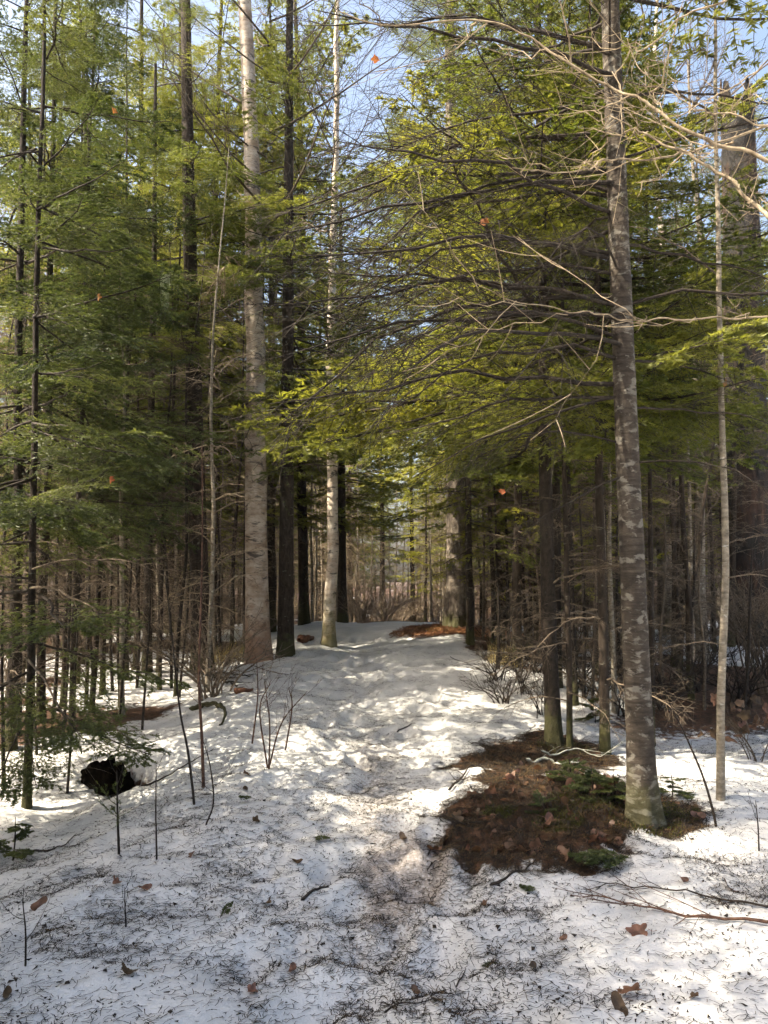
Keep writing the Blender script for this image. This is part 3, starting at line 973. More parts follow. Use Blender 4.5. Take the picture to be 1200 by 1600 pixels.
t = Tree('maple_sapling', 'crooked dark sapling bending right behind the pale young tree', 'tree', (1062, 1062), 9, [(1064, 1000), (1075, 940), (1092, 870), (1097, 800), (1112, 720), (1120, 640)], 5.0, M['brown'], tip=0.3, bseed=25, rings=90)
t.boughs(DEAD, G, 1.0, 4.6, 0.35, 2, 0.9, 0.3, 1.6)
t = Tree('spruce_tree', 'dark pole standing just left of the crooked sapling', 'tree', (1053, 1040), 9, [(1054, 900), (1052, 750), (1050, 600)], 7, M['spruce'], tip=0.3, bseed=26)
t.boughs(DEAD, G, 0.8, 5.5, 0.3, 2, 1.0, 0.0, 1.6)
t = Tree('spruce_tree', 'slim reddish pole in front of the charred snag', 'tree', (1143, 1010), 10, [(1145, 900), (1148, 700), (1150, 500)], 8, M['brown'], tip=0.3, bseed=27)
t.boughs(DEAD, G, 0.8, 5.5, 0.35, 2, 1.0, 0.0, 1.6)

# dark young spruces crowding the left edge, their boughs over the snow
left_list = [
    ((16, 1170), 17, [(22, 1000), (28, 800), (30, 500)], 13.5, 'leftmost dark spruce pole at the picture edge', 1.9),
    ((42, 1262), 13, [(46, 1100), (50, 950), (56, 700), (58, 500)], 11.5, 'dark spruce whose foot stands nearest in the left thicket', 1.7),
    ((64, 1128), 14, [(66, 950), (74, 750), (78, 500)], 14.0, 'dark spruce pole second in the left thicket, behind the nearest one', 1.9),
    ((112, 1142), 10, [(116, 1000), (122, 880), (126, 700)], 12.0, 'thin spruce pole nearest the hollow log in the left thicket', 1.5),
    ((160, 1085), 9, [(164, 950), (158, 860), (150, 700)], 12, 'thin wavy spruce pole behind the hollow log', 1.3),
    ((197, 1062), 9, [(196, 900), (197, 760), (198, 600)], 12.5, 'thin spruce pole left of the red-scarred spruce', 1.4),
]
for i, (ft, w, via, H, lab, Lm) in enumerate(left_list):
    t = Tree('spruce_tree', lab, 'tree', ft, w, via, H, M['spruce'], tip=0.06, bseed=30 + i, bark=0.003, wob=0.05)
    if i == 1:
        edge_tree = t
    t.boughs(DEAD, G, 0.7, 2.2, 0.3, 2, Lm * 0.7, 0.0, 1.6)
    t.boughs(NEAR, G, [2.5, 1.7, 2.6, 2.6, 3.0, 3.2][i], H - 0.1, [0.55, 0.52, 0.55, 0.55, 0.6, 0.6][i], 3, Lm, -0.12)
    for z_ in np.arange(2.6, 3.6, 0.5):
        for a_ in (G.normal() * 50 - 70, G.normal() * 60 + 10):
            t.branch(NEAR[G.randint(6)], z_ + G.normal() * 0.05, R(a_), -0.15 + G.normal() * 0.15, Lm / 1.3 * (0.65 + 0.5 * G.rand()), G.normal() * 0.2)

for (z_, a_, s_) in [(0.75, -75, 0.8), (0.9, -20, 0.9), (1.1, -110, 0.9), (1.2, -50, 1.0), (1.35, 15, 0.9), (0.6, -60, 0.6)]:
    edge_tree.branch(NEAR[int(z_ * 20) % 6], z_, R(a_), -0.25, s_ * 1.1)

# ------------------------------------------------------------------ the woods behind, tree by tree
def trunk_stock(seed, H, r, mat, lean=0.02):
    rg = rs(seed)
    pts = [(0, 0, -0.2)] + [(rg.normal() * lean * z, rg.normal() * lean * z, z) for z in np.linspace(0.15, 1, 6) * H]
    rad = [r * (1 - 0.85 * max(0, p[2]) / H) for p in pts]
    return trunk_mesh(pts, rad, mat, 10, 40, bark=0.004, bseed=seed, wob=0.06)


TRUNK = {}
for i, H in enumerate([11, 13, 9, 15, 12]):
    TRUNK[('far', i)] = trunk_stock(700 + i, H, 0.085, M[['brown', 'spruce', 'brown', 'brown', 'pale'][i]], 0.006)
for i, H in enumerate([9, 11, 8, 12]):
    TRUNK[('mid', i)] = trunk_stock(720 + i, H, 0.07, M[['brown', 'spruce', 'brown', 'spruce'][i]], 0.006)
for i, H in enumerate([7, 6, 8, 5.5]):
    TRUNK[('pole', i)] = trunk_stock(740 + i, H, 0.035, M[['brown', 'pale', 'spruce', 'brown'][i]], 0.015)
for i, H in enumerate([13, 11, 14]):
    TRUNK[('bare', i)] = trunk_stock(760 + i, H, 0.10, M[['birch2', 'pale', 'birch2'][i]], 0.01)

taken = [(o.location.x, o.location.y) for o in SC.objects if o.type == 'EMPTY']


SUNTWIGS = []  # paler twig copies with sunlight put into the bark colour
for me_ in TWIGS:
    c_ = me_.copy()
    c_.materials[0] = M['palebranch']
    SUNTWIGS.append(c_)
for i in range(4):  # pole trunks again, sunlight painted in as paler bark
    c_ = TRUNK[('pole', i)].copy()
    c_.materials[0] = M['pale']
    TRUNK[('pale', i)] = c_


def woods(kind, i, x, y, s, az, label, group, name, cr=None, pale=False):
    e = bpy.data.objects.new(name, None)
    COL.objects.link(e)
    e.location = (x, y, hz(x, y))
    e.rotation_euler = (R(G.normal() * 1.0), R(G.normal() * 1.0), az)
    e.scale = (s, s, s)
    e.empty_display_size = 0.2
    tag(e, label, 'tree', group)
    obj('trunk', TRUNK[('pale' if pale else kind, i)], e)
    if kind == 'far':
        obj('crown', FARC[i], e)
    elif kind == 'mid':
        obj('crown', cr or MIDC[i], e)
        obj('twig_crown', TWIGS[i % 4], e, scale=0.7)
    elif kind == 'pole':
        obj('twig_crown', SUNTWIGS[i] if pale else TWIGS[i], e)
    else:
        obj('crown', BAREC[i], e)
    return e


def spot(rg, x0, x1, y0, y1, gap, tries=60, corridor=1.7):
    for _ in range(tries):
        y = y0 + (y1 - y0) * rg.rand()
        x = x0 + (x1 - x0) * rg.rand()
        if y < 33 and abs(x - path_x(y)) < corridor + 0.03 * y:
            continue
        if all((x - a) ** 2 + (y - b) ** 2 > gap * gap for a, b in taken):
            taken.append((x, y))
            return x, y
    return None


W = rs(2024)
LAB = {
    'rm': ('green fir in the sunlit stand right of the path', 'firs in the sunlit stand right of the path'),
    'lm': ('green fir in the stand left behind the birches', 'firs left behind the birches'),
    'fl': ('fir far back in the woods left of the path', 'far firs left of the path'),
    'fr': ('fir far back in the woods right of the path', 'far firs right of the path'),
    'fc': ('distant fir closing the view at the end of the path', 'distant firs at the end of the path'),
    'pl': ('bare twiggy pole in the thicket left of the path', 'twiggy poles left of the path'),
    'pr': ('bare twiggy pole in the thicket right of the path', 'twiggy poles right of the path'),
    'pc': ('bare twiggy pole in the bright gap at the path end', 'twiggy poles at the path end'),
    'bl': ('leafless pale-barked tree far back left of the path', 'leafless trees left of the path'),
    'br': ('leafless pale-barked tree far back right of the path', 'leafless trees right of the path'),
}


def sow(n, kind, nvar, key, x0, x1, y0, y1, gap, s0, s1, name, crset=None, corridor=1.7):
    for _ in range(n):
        p = spot(W, x0, x1, y0, y1, gap, corridor=corridor)
        if not p:
            continue
        pxu = 600 + FPX * p[0] / p[1]
        if kind in ('mid', 'far') and ((1010 < pxu < 1300 and p[1] < 15.5) or (672 < pxu < 748 and p[1] < 17.5)):
            continue
        if kind == 'pole' and 1115 < pxu < 1250 and p[1] < 14.8:
            continue
        if kind == 'far' and p[0] < -2.5 and 18 < p[1] < 33 and pxu > 170:
            continue
        # stay inside what the picture shows
        if abs(p[0]) > p[1] * 0.56 + 1.0:
            continue
        i = W.randint(nvar)
        cr = crset[i % len(crset)] if crset else None
        sc_ = s0 + (s1 - s0) * W.rand()
        hh = {'pole': [7, 6, 8, 5.5], 'mid': [9, 11, 8, 12], 'far': [11, 13, 9, 15, 12], 'bare': [13, 11, 14]}[kind][i] * sc_
        lim = {'pole': (5.6, 7.4), 'mid': (7.5, 10.5), 'far': (14, 18), 'bare': (13.5, 16.0)}[kind]
        adj = 'short' if hh < lim[0] else ('lofty' if hh > lim[1] else 'middle-sized')
        woods(kind, i, p[0], p[1], sc_, W.rand() * 6.28, adj + ' ' + LAB[key][0], adj + ' ' + LAB[key][1], name, cr, key == 'pc' or (key == 'pl' and W.rand() < 0.2))


sow(40, 'mid', 4, 'rm', 1.9, 10.0, 8, 18, 0.8, 0.7, 1.25, 'fir_tree', MIDY + MIDC[:1])
sow(8, 'mid', 4, 'lm', -12, -4.5, 14, 24, 1.2, 1.0, 1.4, 'fir_tree', MIDY + MIDC[:1])
sow(60, 'pole', 4, 'pl', -11, -1.6, 9.0, 26, 0.55, 0.7, 1.2, 'pole_tree')
sow(90, 'pole', 4, 'pr', 1.6, 12, 8, 27, 0.5, 0.7, 1.2, 'pole_tree')
sow(36, 'pole', 4, 'pr', 1.9, 7, 8.5, 15, 0.35, 0.8, 1.2, 'pole_tree')
sow(30, 'pole', 4, 'pl', -6.5, -2.3, 9.5, 16, 0.35, 0.8, 1.2, 'pole_tree')
sow(90, 'pole', 4, 'pc', -5, 6, 20, 40, 0.4, 0.8, 1.3, 'pole_tree', corridor=0.0)
sow(42, 'far', 5, 'fl', -30, -1.0, 17, 50, 1.3, 1.1, 1.75, 'fir_tree')
sow(42, 'far', 5, 'fr', 2.5, 32, 17, 50, 1.3, 1.1, 1.75, 'fir_tree')
sow(36, 'far', 5, 'fc', -14, 14, 40, 70, 1.3, 0.8, 1.3, 'fir_tree', corridor=0)
sow(24, 'bare', 3, 'bl', -16, -2.0, 14, 34, 1.4, 1.0, 1.4, 'bare_tree')
for (u_, y_, s_, v_, lab_) in [(1092, 13.0, 1.0, 1, 'leafless tree whose fine twigs cross the sky left of the charred snag'), (1040, 16, 1.2, 2, 'leafless pale tree behind the big fir')]:
    x_ = (u_ - 600) / FPX * y_
    taken.append((x_, y_))
    woods('bare', v_, x_, y_, s_, u_, lab_, None, 'bare_tree')
# tall firs closing the canopy over the birches
for q, (u_, y_, s_, v_, lab_) in enumerate([(338, 17.6, 1.8, 1, 'tall yellow-green fir filling the gap between the rough trunk and the thick birch'), (425, 18.4, 1.95, 0, 'tall yellow-green fir behind the dark smooth trunk'),
                                            (476, 19.0, 2.0, 1, 'tall yellow-green fir between the dark trunk and the white birch'), (548, 33, 1.7, 0, 'tall lit fir beyond the bend, just right of the white birch'),
                                            (395, 19.0, 2.1, 2, 'very tall fir standing straight behind the thick birch'), (270, 17.4, 1.8, 0, 'tall green fir behind the leaning pole on the left'),
                                            (60, 15, 1.4, 1, 'green fir deep in the left thicket'), (505, 33, 1.9, 1, 'far tall fir seen just left of the white birch'),
                                            (130, 14.5, 1.6, 0, 'tall green fir behind the thin wavy pole on the left'), (20, 14, 1.4, 2, 'tall green fir at the left picture edge behind the thicket'), (200, 16.2, 1.7, 1, 'tall green fir right behind the thin left poles'), (235, 18.2, 1.8, 0, 'taller fir farther behind the red-scarred spruce'), (310, 19, 1.9, 2, 'tall fir straight behind the tall rough trunk'), (365, 31, 2.0, 1, 'tall fir far off, just left behind the thick birch'), (455, 32, 2.0, 0, 'tall fir far off, straight behind the dark smooth trunk'), (705, 27, 1.9, 1, 'tall fir straight behind the furrowed pine'), (600, 38, 2.1, 0, 'farthest tall fir over the middle of the path'), (645, 34, 1.8, 0, 'tall lit fir beyond the crest, left of the furrowed pine'), (664, 24, 0.8, 2, 'small bushy lit fir beside the furrowed pine')]):
    x_ = (u_ - 600) / FPX * y_
    taken.append((x_, y_))
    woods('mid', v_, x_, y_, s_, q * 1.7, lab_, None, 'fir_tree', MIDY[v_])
sow(18, 'bare', 3, 'br', 3, 18, 12, 34, 1.5, 1.0, 1.4, 'bare_tree')

# spruces beside the camera, outside the picture: they shade the near snow
for i, (x, y, s) in enumerate([(-4.6, 2.2, 1.0), (-5.4, 1.6, 1.1), (-5.0, 0.2, 1.0), (-8.2, 2.0, 1.2), (-7.4, 3.4, 1.0), (-9.6, 3.2, 1.1), (-6.5, -2.0, 1.1), (-4.4, 3.2, 0.8), (-6.8, 0.8, 1.1), (-3.4, 0.9, 0.8), (-5.6, 2.9, 1.1), (-3.2, 2.4, 0.7), (-8.0, -0.4, 1.2), (-4.3, -1.4, 1.0), (-5.2, 4.3, 1.0)]):
    woods('mid', i % 4, x, y, s, i * 1.3, 'spruce beside the viewer, outside the left edge of the picture', 'spruces outside the left picture edge', 'spruce_tree', MIDC[i % 4])

# ------------------------------------------------------------------ undergrowth and brush
def shrub_mesh(seed, n=9, H=1.4, spread=0.6, mat='twig', lean=0.0, r=0.010):
    rg = rs(seed)
    k = 7
    t = np.linspace(0, 1, k)
    P, Rd = [], []
    for i in range(n):
        a = rg.rand() * 6.283
        L = H * (0.5 + 0.6 * rg.rand())
        d = np.array([math.cos(a), math.sin(a), 0]) * spread * (0.3 + rg.rand())
        wob = np.cumsum(rg.normal(size=(k, 3)) * 0.035, 0) * L
        P.append(rg.normal(size=3) * np.array([0.06, 0.06, 0]) + d * (t ** 1.3 * L)[:, None] + np.array([lean, 0, 1]) * (t * L)[:, None] * (1 - 0.25 * t)[:, None] + wob * t[:, None] + np.array([0, 0, -0.03]))
        Rd.append(r * (1 - t) ** 0.7 * (0.6 + 0.7 * rg.rand()) + 0.0012)
    P = np.array(P)
    mb = MB()
    tubes(mb, P, np.array(Rd), 5, 0)
    s1 = offshoots(P, rg, 6, 0.25, 0.95, R(42), lambda s: 0.15 + 0.35 * (1 - s), k=5, flat=0.3, bend=0.1, droop=-0.1, jit=0.6)
    tubes(mb, s1, np.linspace(0.0050, 0.0022, 5)[None].repeat(len(s1), 0), 3, 0)
    s2 = offshoots(s1, rg, 5, 0.2, 0.95, R(42), lambda s: 0.2 + 0.3 * (1 - s), k=4, flat=0.3, jit=0.6)
    tubes(mb, s2, np.linspace(0.0030, 0.0014, 4)[None].repeat(len(s2), 0), 3, 0)
    return mb.mesh('shrub', [M[mat]])


SHRUBD = [shrub_mesh(820 + i, [10, 8, 13, 6][i], [1.3, 1.0, 0.8, 1.6][i], [0.5, 0.8, 1.2, 0.4][i], 'darktwig') for i in range(4)]
SHRUB = [shrub_mesh(800 + i, [9, 7, 12, 6][i], [1.5, 1.1, 0.9, 1.9][i], [0.5, 0.7, 1.1, 0.35][i]) for i in range(4)]


def stand(name, me, x, y, label, cat, group=None, rz=0.0, s=1.0, dz=0.0):
    o = obj(name, me, None, (x, y, hz(x, y) + dz), (0, 0, rz), s)
    tag(o, label, cat, group)
    return o


for (u, v, i, s, lab) in [
        (838, 1050, 2, 1.0, 'tangled bare brush at the right edge of the path, below the crooked tree'),
        (800, 1040, 1, 0.9, 'low dark brush reaching over the snow at the path edge'),
        (905, 1075, 2, 1.0, 'bare brush filling the gap behind the mossy-footed spruce'),
        (1040, 1110, 2, 1.1, 'bare brush just right of the big fir trunk'),
        (1090, 1080, 1, 1.1, 'bare brush behind the pale young tree'),
        (1160, 1100, 2, 1.2, 'dense bare brush in front of the charred snag'),
        (1190, 1060, 0, 1.0, 'tall bare brush at the foot of the charred snag'),
        (790, 1100, 2, 0.7, 'low dark brush lying along the snow at the back left of the litter mound'), (850, 1120, 1, 0.7, 'dark brush in front of the mossy spruce foot'), (775, 1062, 2, 0.8, 'spreading dark brush halfway along the right path edge'),
        (815, 1085, 0, 0.6, 'upright dark brush beside the spreading one at the path edge'), (975, 1120, 2, 0.9, 'dark brush between the dark young spruce and the big fir'),
        (770, 1012, 1, 0.8, 'bare brush on the edge of the orange mound')]:
    x, y = ground(u, v)
    stand('bare_shrub', SHRUBD[i], x, y, lab, 'shrub', 'bare shrubs under the trees', u * 0.7, s)
U = rs(31)
for (n, x0, x1, y0, y1, lab, grp) in [(26, -9, -2.2, 8.5, 18, 'leafless low shrub in the thicket left of the path', 'low shrubs left of the path'),
                                      (30, 2.4, 10, 8.5, 18, 'leafless low shrub in the thicket right of the path', 'low shrubs right of the path'),
                                      (70, -7, 8, 18.5, 34, 'leafless low shrub beyond the crest of the path', 'low shrubs beyond the crest')]:
    for _ in range(n):
        x, y = x0 + (x1 - x0) * U.rand(), y0 + (y1 - y0) * U.rand()
        if abs(x) > y * 0.54 or (y < 18 and abs(x - path_x(y)) < 1.7):
            continue
        stand('bare_shrub', SHRUB[U.randint(4)], x, y, lab, 'shrub', grp, U.rand() * 6.28, 0.8 + 0.7 * U.rand())


def px_line(pts, Y, n=24):
    return catmull([at_y(u, v, Y) for (u, v) in pts], n)


def sapling(label, pts, wpx, nb=6, mat='redtwig', tl=0.35, seed=0, green=0.0, name='sapling', more=()):
    """a thin stem through points of the photograph, first point on the ground"""
    rg = rs(seed + 900)
    x, y = ground(*pts[0])
    lines = []
    mb = MB()
    for q, pl in enumerate([pts] + list(more)):
        P = px_line(pl, y, 16)
        if q == 0:
            P[0, 2] = hz(x, y) - 0.03
        yy = np.linspace(0, 1, 16)
        P[:, 1] += 0.12 * (rg.rand() - 0.5) * yy
        r0 = wpx / 2 * y / FPX
        tubes(mb, P[None], (r0 * (1 - yy) ** 0.6 * 0.8 + r0 * 0.25)[None], 6, 0)
        lines.append(P)
    P = np.array(lines)
    if nb:
        s1 = offshoots(P, rg, nb, 0.3, 0.98, R(45), lambda s: tl * (0.4 + 0.6 * (1 - s)), k=5, flat=0.3, bend=0.3, droop=-0.25, jit=0.7)
        tubes(mb, s1, np.linspace(0.0022, 0.0008, 5)[None].repeat(len(s1), 0), 3, 0)
        s2 = offshoots(s1, rg, 2, 0.3, 0.9, R(40), lambda s: 0.35 + 0 * s, k=3, flat=0.3)
        tubes(mb, s2, np.linspace(0.0014, 0.0007, 3)[None].repeat(len(s2), 0), 3, 0)
        if green:
            needles(mb, s1[: max(1, int(len(s1) * green))], rg, 60, 0.02, 0.0022)
            needles(mb, s2[: max(1, int(len(s2) * green))], rg, 26, 0.019, 0.0022)
    base = np.array([x, y, hz(x, y)])
    mb.v = [vv - base for vv in mb.v]
    o = obj(name, mb.mesh('stem', [M[mat], M['needle']]), None, base)
    return tag(o, label, 'sapling')


sapling('tall thin reddish bare sapling in front of the tall rough trunk', [(318, 1231), (315, 1150), (310, 1060), (313, 950), (315, 820), (314, 690)], 5, 7, tl=0.14, seed=1)
sapling('thin bare sapling slanting left of the tall reddish one', [(304, 1257), (294, 1170), (283, 1110), (272, 1000), (262, 900)], 4, 6, 'darktwig', tl=0.2, seed=2)
sapling('short kinked bare stem right of the tall reddish sapling', [(320, 1293), (333, 1255), (328, 1200), (317, 1160)], 3, 4, 'darktwig', tl=0.35, seed=3)
sapling('short straight bare stem standing alone in the snow below the hollow log', [(245, 1343), (245, 1270), (247, 1190)], 3, 2, 'darktwig', tl=0.25, seed=4)
sapling('tiny fir seedling with green side sprigs in the lower snow', [(186, 1335), (186, 1270), (187, 1200)], 4, 8, 'darktwig', tl=0.45, seed=5, green=0.8, name='fir_seedling')
sapling('bare many-stemmed bush at the left edge of the path', [(420, 1205), (421, 1130), (412, 1060)], 3, 6, 'redtwig', tl=0.4, seed=6, name='bare_bush',
        more=[[(394, 1162), (402, 1090), (400, 1030)], [(446, 1172), (456, 1105), (450, 1075)], [(420, 1200), (440, 1130), (480, 1080)], [(418, 1200), (405, 1110), (420, 1070)]])
sapling('leafless twig standing in the snow by the picture edge', [(40, 1508), (44, 1450), (43, 1395)], 3, 3, 'darktwig', tl=0.4, seed=7)
sapling('thin bare stem leaning left beside the pale young tree', [(1120, 1291), (1100, 1220), (1070, 1150), (1040, 1090)], 4, 5, 'darktwig', tl=0.3, seed=8)
sapling('short twig poking out of the snow near the right edge', [(1186, 1330), (1184, 1290), (1180, 1250)], 2.5, 3, 'darktwig', tl=0.5, seed=9)
sapling('fine bare twig by the leaf in the lower snow', [(197, 1450), (198, 1415), (200, 1380)], 2.5, 3, 'darktwig', tl=0.5, seed=10)
sapling('thin bare stem in the left thicket beside the hollow log', [(222, 1140), (228, 1050), (233, 960), (232, 880)], 4, 5, 'darktwig', tl=0.25, seed=12)
sapling('thin bare stem left of the hollow log', [(105, 1240), (112, 1130), (118, 1000), (122, 900)], 4, 6, 'darktwig', tl=0.25, seed=13)
sapling('thin straight stem behind the brush at the path edge', [(779, 1045), (779, 970), (778, 920)], 5, 4, 'darktwig', tl=0.3, seed=14)

for q, (u_, v_, tu, tv, w_) in enumerate([(30, 1150, 34, 800, 7), (84, 1120, 92, 780, 6), (98, 1160, 110, 820, 5), (135, 1100, 140, 760, 6), (150, 1140, 138, 880, 4), (176, 1080, 172, 780, 5), (188, 1120, 205, 860, 4),
                                         (214, 1075, 216, 800, 5), (268, 1075, 256, 800, 5), (280, 1090, 298, 880, 4), (6, 1230, 2, 900, 6), (58, 1180, 52, 930, 4), (345, 1030, 338, 780, 6), (362, 1022, 366, 800, 5)]):
    sapling(['thin dark sapling stem in the left thicket, one of many', 'thin dark sapling stem in the left thicket, one of many'][q % 2], [(u_, v_), ((u_ * 2 + tu) / 3 + 3 * math.sin(q), (v_ * 2 + tv) / 3), ((u_ + 2 * tu) / 3 - 3 * math.sin(q * 2), (v_ + 2 * tv) / 3), (tu, tv)], w_, 9, 'darktwig', tl=0.22, seed=40 + q)['group'] = 'sapling stems in the left thicket'
for q, (u_, v_, tu, tv, w_) in enumerate([(795, 1015, 790, 740, 6), (842, 1035, 838, 760, 5), (912, 1090, 905, 760, 6), (925, 1110, 930, 850, 5), (970, 1085, 966, 780, 6), (1035, 1085, 1040, 800, 6), (1078, 1075, 1082, 820, 5),
                                         (1100, 1110, 1092, 850, 5), (1160, 1130, 1172, 850, 5), (755, 1000, 752, 760, 5), (870, 1040, 872, 800, 5), (990, 1060, 992, 780, 5)]):
    sapling('thin bare sapling stem in the brush right of the path, one of many', [(u_, v_), ((u_ * 2 + tu) / 3 + 4 * math.sin(q), (v_ * 2 + tv) / 3), ((u_ + 2 * tu) / 3 - 4 * math.sin(q * 2), (v_ + 2 * tv) / 3), (tu, tv)], w_, 10, ['darktwig', 'twig'][q % 2], tl=0.28, seed=60 + q)['group'] = 'sapling stems right of the path'

# ------------------------------------------------------------------ pale leafless shrub tree reaching in from the right
def pale_shrub():
    Y = 3.4
    rg = rs(55)
    root = bpy.data.objects.new('shrub_tree', None)
    COL.objects.link(root)
    bx, by = 2.75, 3.7
    bz = hz(bx, by)
    root.location = (bx, by, bz)
    tag(root, 'pale leafless shrub tree whose long sunlit limbs arch in from the upper right', 'tree')
    base = np.array([bx, by, bz])
    stem = catmull([(bx, by, bz - 0.1), (bx - 0.05, by, 1.2), (bx - 0.25, by - 0.1, 2.4), (bx - 0.42, Y, 3.2)], 24)
    mb = MB()
    tubes(mb, (stem - base)[None], np.linspace(0.04, 0.02, 24)[None], 10, 0)
    obj('trunk', mb.mesh('trunk', [M['palebranch']]), root)
    hub = stem[-1]
    hub2 = stem[17]
    limbs = [
        ([(1260, 268), (1200, 250), (1130, 228), (1060, 200), (1010, 162), (960, 135), (880, 92), (820, 52), (750, 32), (600, 40), (530, 18)], 9, hub),
        ([(1270, 180), (1200, 196), (1100, 232), (1050, 244), (970, 252), (940, 254), (910, 266), (860, 270), (800, 262)], 6, hub),
        ([(1240, 380), (1180, 318), (1130, 275), (1060, 236), (1000, 205), (965, 210), (925, 200)], 8, hub2),
        ([(1250, 345), (1200, 338), (1155, 329)], 5, hub2),
        ([(1250, -20), (1120, 4), (1060, 35), (1000, 80), (988, 74), (960, 116), (900, 113), (820, 118)], 5, hub),
        ([(1260, 500), (1130, 498), (1000, 500), (920, 490), (800, 468), (740, 440)], 4, hub2),
        ([(1250, 160), (1200, 196), (1140, 175), (1100, 178), (1060, 150), (1000, 110), (980, 60)], 4.5, hub),
        ([(1260, 60), (1180, 110), (1090, 165), (1020, 190), (980, 182)], 4, hub),
    ]
    for i, (pl, w, h0) in enumerate(limbs):
        P = [at_y(u, v, Y + 0.25 * math.sin(i * 2.1) + 0.05 * j * (-1) ** i) for j, (u, v) in enumerate(pl)]
        P = catmull([h0] + P, 60)
        wob = (np.stack([fbm(np.arange(60) * 0.33, np.zeros(60) + a, 60 + i, 3) for a in (0, 3, 7)], 1) - 0.45) * 0.05
        P = P + wob * np.sin(np.linspace(0, math.pi, 60))[:, None] ** 0.5
        tt = np.linspace(0, 1, 60)
        r0 = 0.8 * w / 2 * Y / FPX
        mb = MB()
        tubes(mb, (P - base)[None], (r0 * (1.15 - 0.85 * tt))[None], 8, 0)
        s1 = offshoots((P - base)[None], rg, 9, 0.25, 0.98, R(50), lambda s: 0.06 + 0.12 * rg.rand(), k=7, flat=0.1, bend=0.35, droop=-0.2, jit=0.8)
        s1 = s1 + (rg.normal(size=s1.shape) * 0.012)
        tubes(mb, s1, np.linspace(r0 * 0.45, 0.0012, 7)[None].repeat(len(s1), 0), 5, 0)
        s2 = offshoots(s1, rg, 3, 0.3, 0.95, R(48), lambda s: 0.25 + 0.25 * (1 - s), k=5, flat=0.1, bend=0.2, droop=-0.2, jit=0.8)
        tubes(mb, s2, np.linspace(0.0022, 0.0009, 5)[None].repeat(len(s2), 0), 4, 0)
        obj('branch', mb.mesh('branch', [M['palebranch']]), root)


pale_shrub()

# ------------------------------------------------------------------ things lying on the snow
def ground_line(pts, n=24, lift=0.006):
    P = catmull([(*ground(u, v), 0) for (u, v) in pts], n)
    P[:, 2] = height_full(P[:, 0].copy(), P[:, 1].copy()) + lift
    return P


def fallen(label, pts, wpx, mat='darktwig', nb=0, tl=0.4, seed=0, lift=0.006, name='fallen_twig', cat='twig', arch=None, rough=0.0):
    rg = rs(seed + 1200)
    P = ground_line(pts, 24, lift)
    if arch is not None:
        P[:, 2] += np.interp(np.linspace(0, 1, 24), np.linspace(0, 1, len(arch)), arch)
    y = P[:, 1].mean()
    tt = np.linspace(0, 1, 24)
    r0 = wpx / 2 * y / FPX
    base = P[0].copy()
    rr = r0 * (1 - 0.7 * tt) * (1 + rough * (rg.rand(24) - 0.5))
    rr[0] *= 0.3
    rr[-1] *= 0.3
    mb = MB()
    tubes(mb, (P - base)[None], rr[None], 8 if rough else 6, 0)
    if nb:
        s1 = offshoots((P - base)[None], rg, nb, 0.15, 0.95, R(40), lambda s: tl * (0.3 + 0.7 * rg.rand()), k=6, flat=0.85, bend=0.3, droop=-0.05, jit=0.6)
        tubes(mb, s1, np.linspace(max(0.0016, r0 * 0.4), 0.001, 6)[None].repeat(len(s1), 0), 4, 0)
        s2 = offshoots(s1, rg, 2, 0.3, 0.9, R(38), lambda s: 0.4 + 0 * s, k=4, flat=0.8)
        tubes(mb, s2, np.linspace(0.0014, 0.0008, 4)[None].repeat(len(s2), 0), 3, 0)
    o = obj(name, mb.mesh(name, [M[mat]]), None, base)
    return tag(o, label, cat)


fallen('long bare fallen branch with side twigs across the snow at the right edge', [(1215, 1447), (1120, 1442), (1040, 1432), (985, 1418), (905, 1408)], 5, 'redtwig', 9, 0.3, 1, 0.02, name='fallen_branch', cat='branch')
fallen('thin fallen branch above the long one at the right edge', [(1215, 1428), (1130, 1412), (1050, 1396), (960, 1385), (930, 1398)], 3.5, 'darktwig', 8, 0.3, 2, 0.015, name='fallen_branch', cat='branch')
fallen('short straight twig at the front edge of the litter mound', [(765, 1392), (800, 1366), (838, 1345)], 5, 'darktwig', 0, seed=3)
fallen('short dark twig by the green sprig in the lower snow', [(712, 1550), (722, 1525), (728, 1510)], 3, 'darktwig', 1, seed=4)
fallen('thin twig lying at the bottom edge of the snow', [(600, 1600), (640, 1588), (688, 1578)], 3, 'darktwig', 1, seed=5)
fallen('pale broken stick lying along the top of the litter mound', [(822, 1192), (850, 1190), (880, 1202), (905, 1190)], 6, 'palegrey', 4, 0.3, 6, 0.03, name='fallen_stick', cat='stick')
fallen('pale thin twig beside the broken stick on the mound', [(845, 1182), (900, 1180), (960, 1186)], 3, 'palegrey', 4, 0.4, 7, 0.05)
fallen('dark twig fanning out at the left side of the litter mound', [(700, 1240), (725, 1215), (755, 1190)], 4, 'darktwig', 5, 0.4, 8, 0.02)
fallen('dark twig bundle at the lower left of the litter mound', [(690, 1275), (715, 1292), (750, 1298)], 4, 'darktwig', 5, 0.35, 9, 0.02)
fallen('long thin fallen twig slanting through the left snow', [(220, 1232), (280, 1205), (335, 1172)], 3, 'darktwig', 4, 0.3, 10, 0.02)
fallen('bent dark stick in the snow at the lower left', [(40, 1332), (80, 1330), (120, 1305)], 3.5, 'darktwig', 2, 0.2, 11, 0.01)
fallen('dark fallen twig on the path middle, half buried', [(470, 1405), (500, 1402), (515, 1398)], 5, 'darktwig', 2, 0.4, 12)
fallen('thin fallen twig lying in from the path edge', [(603, 1150), (625, 1142), (650, 1138)], 3, 'darktwig', 2, 0.3, 13)
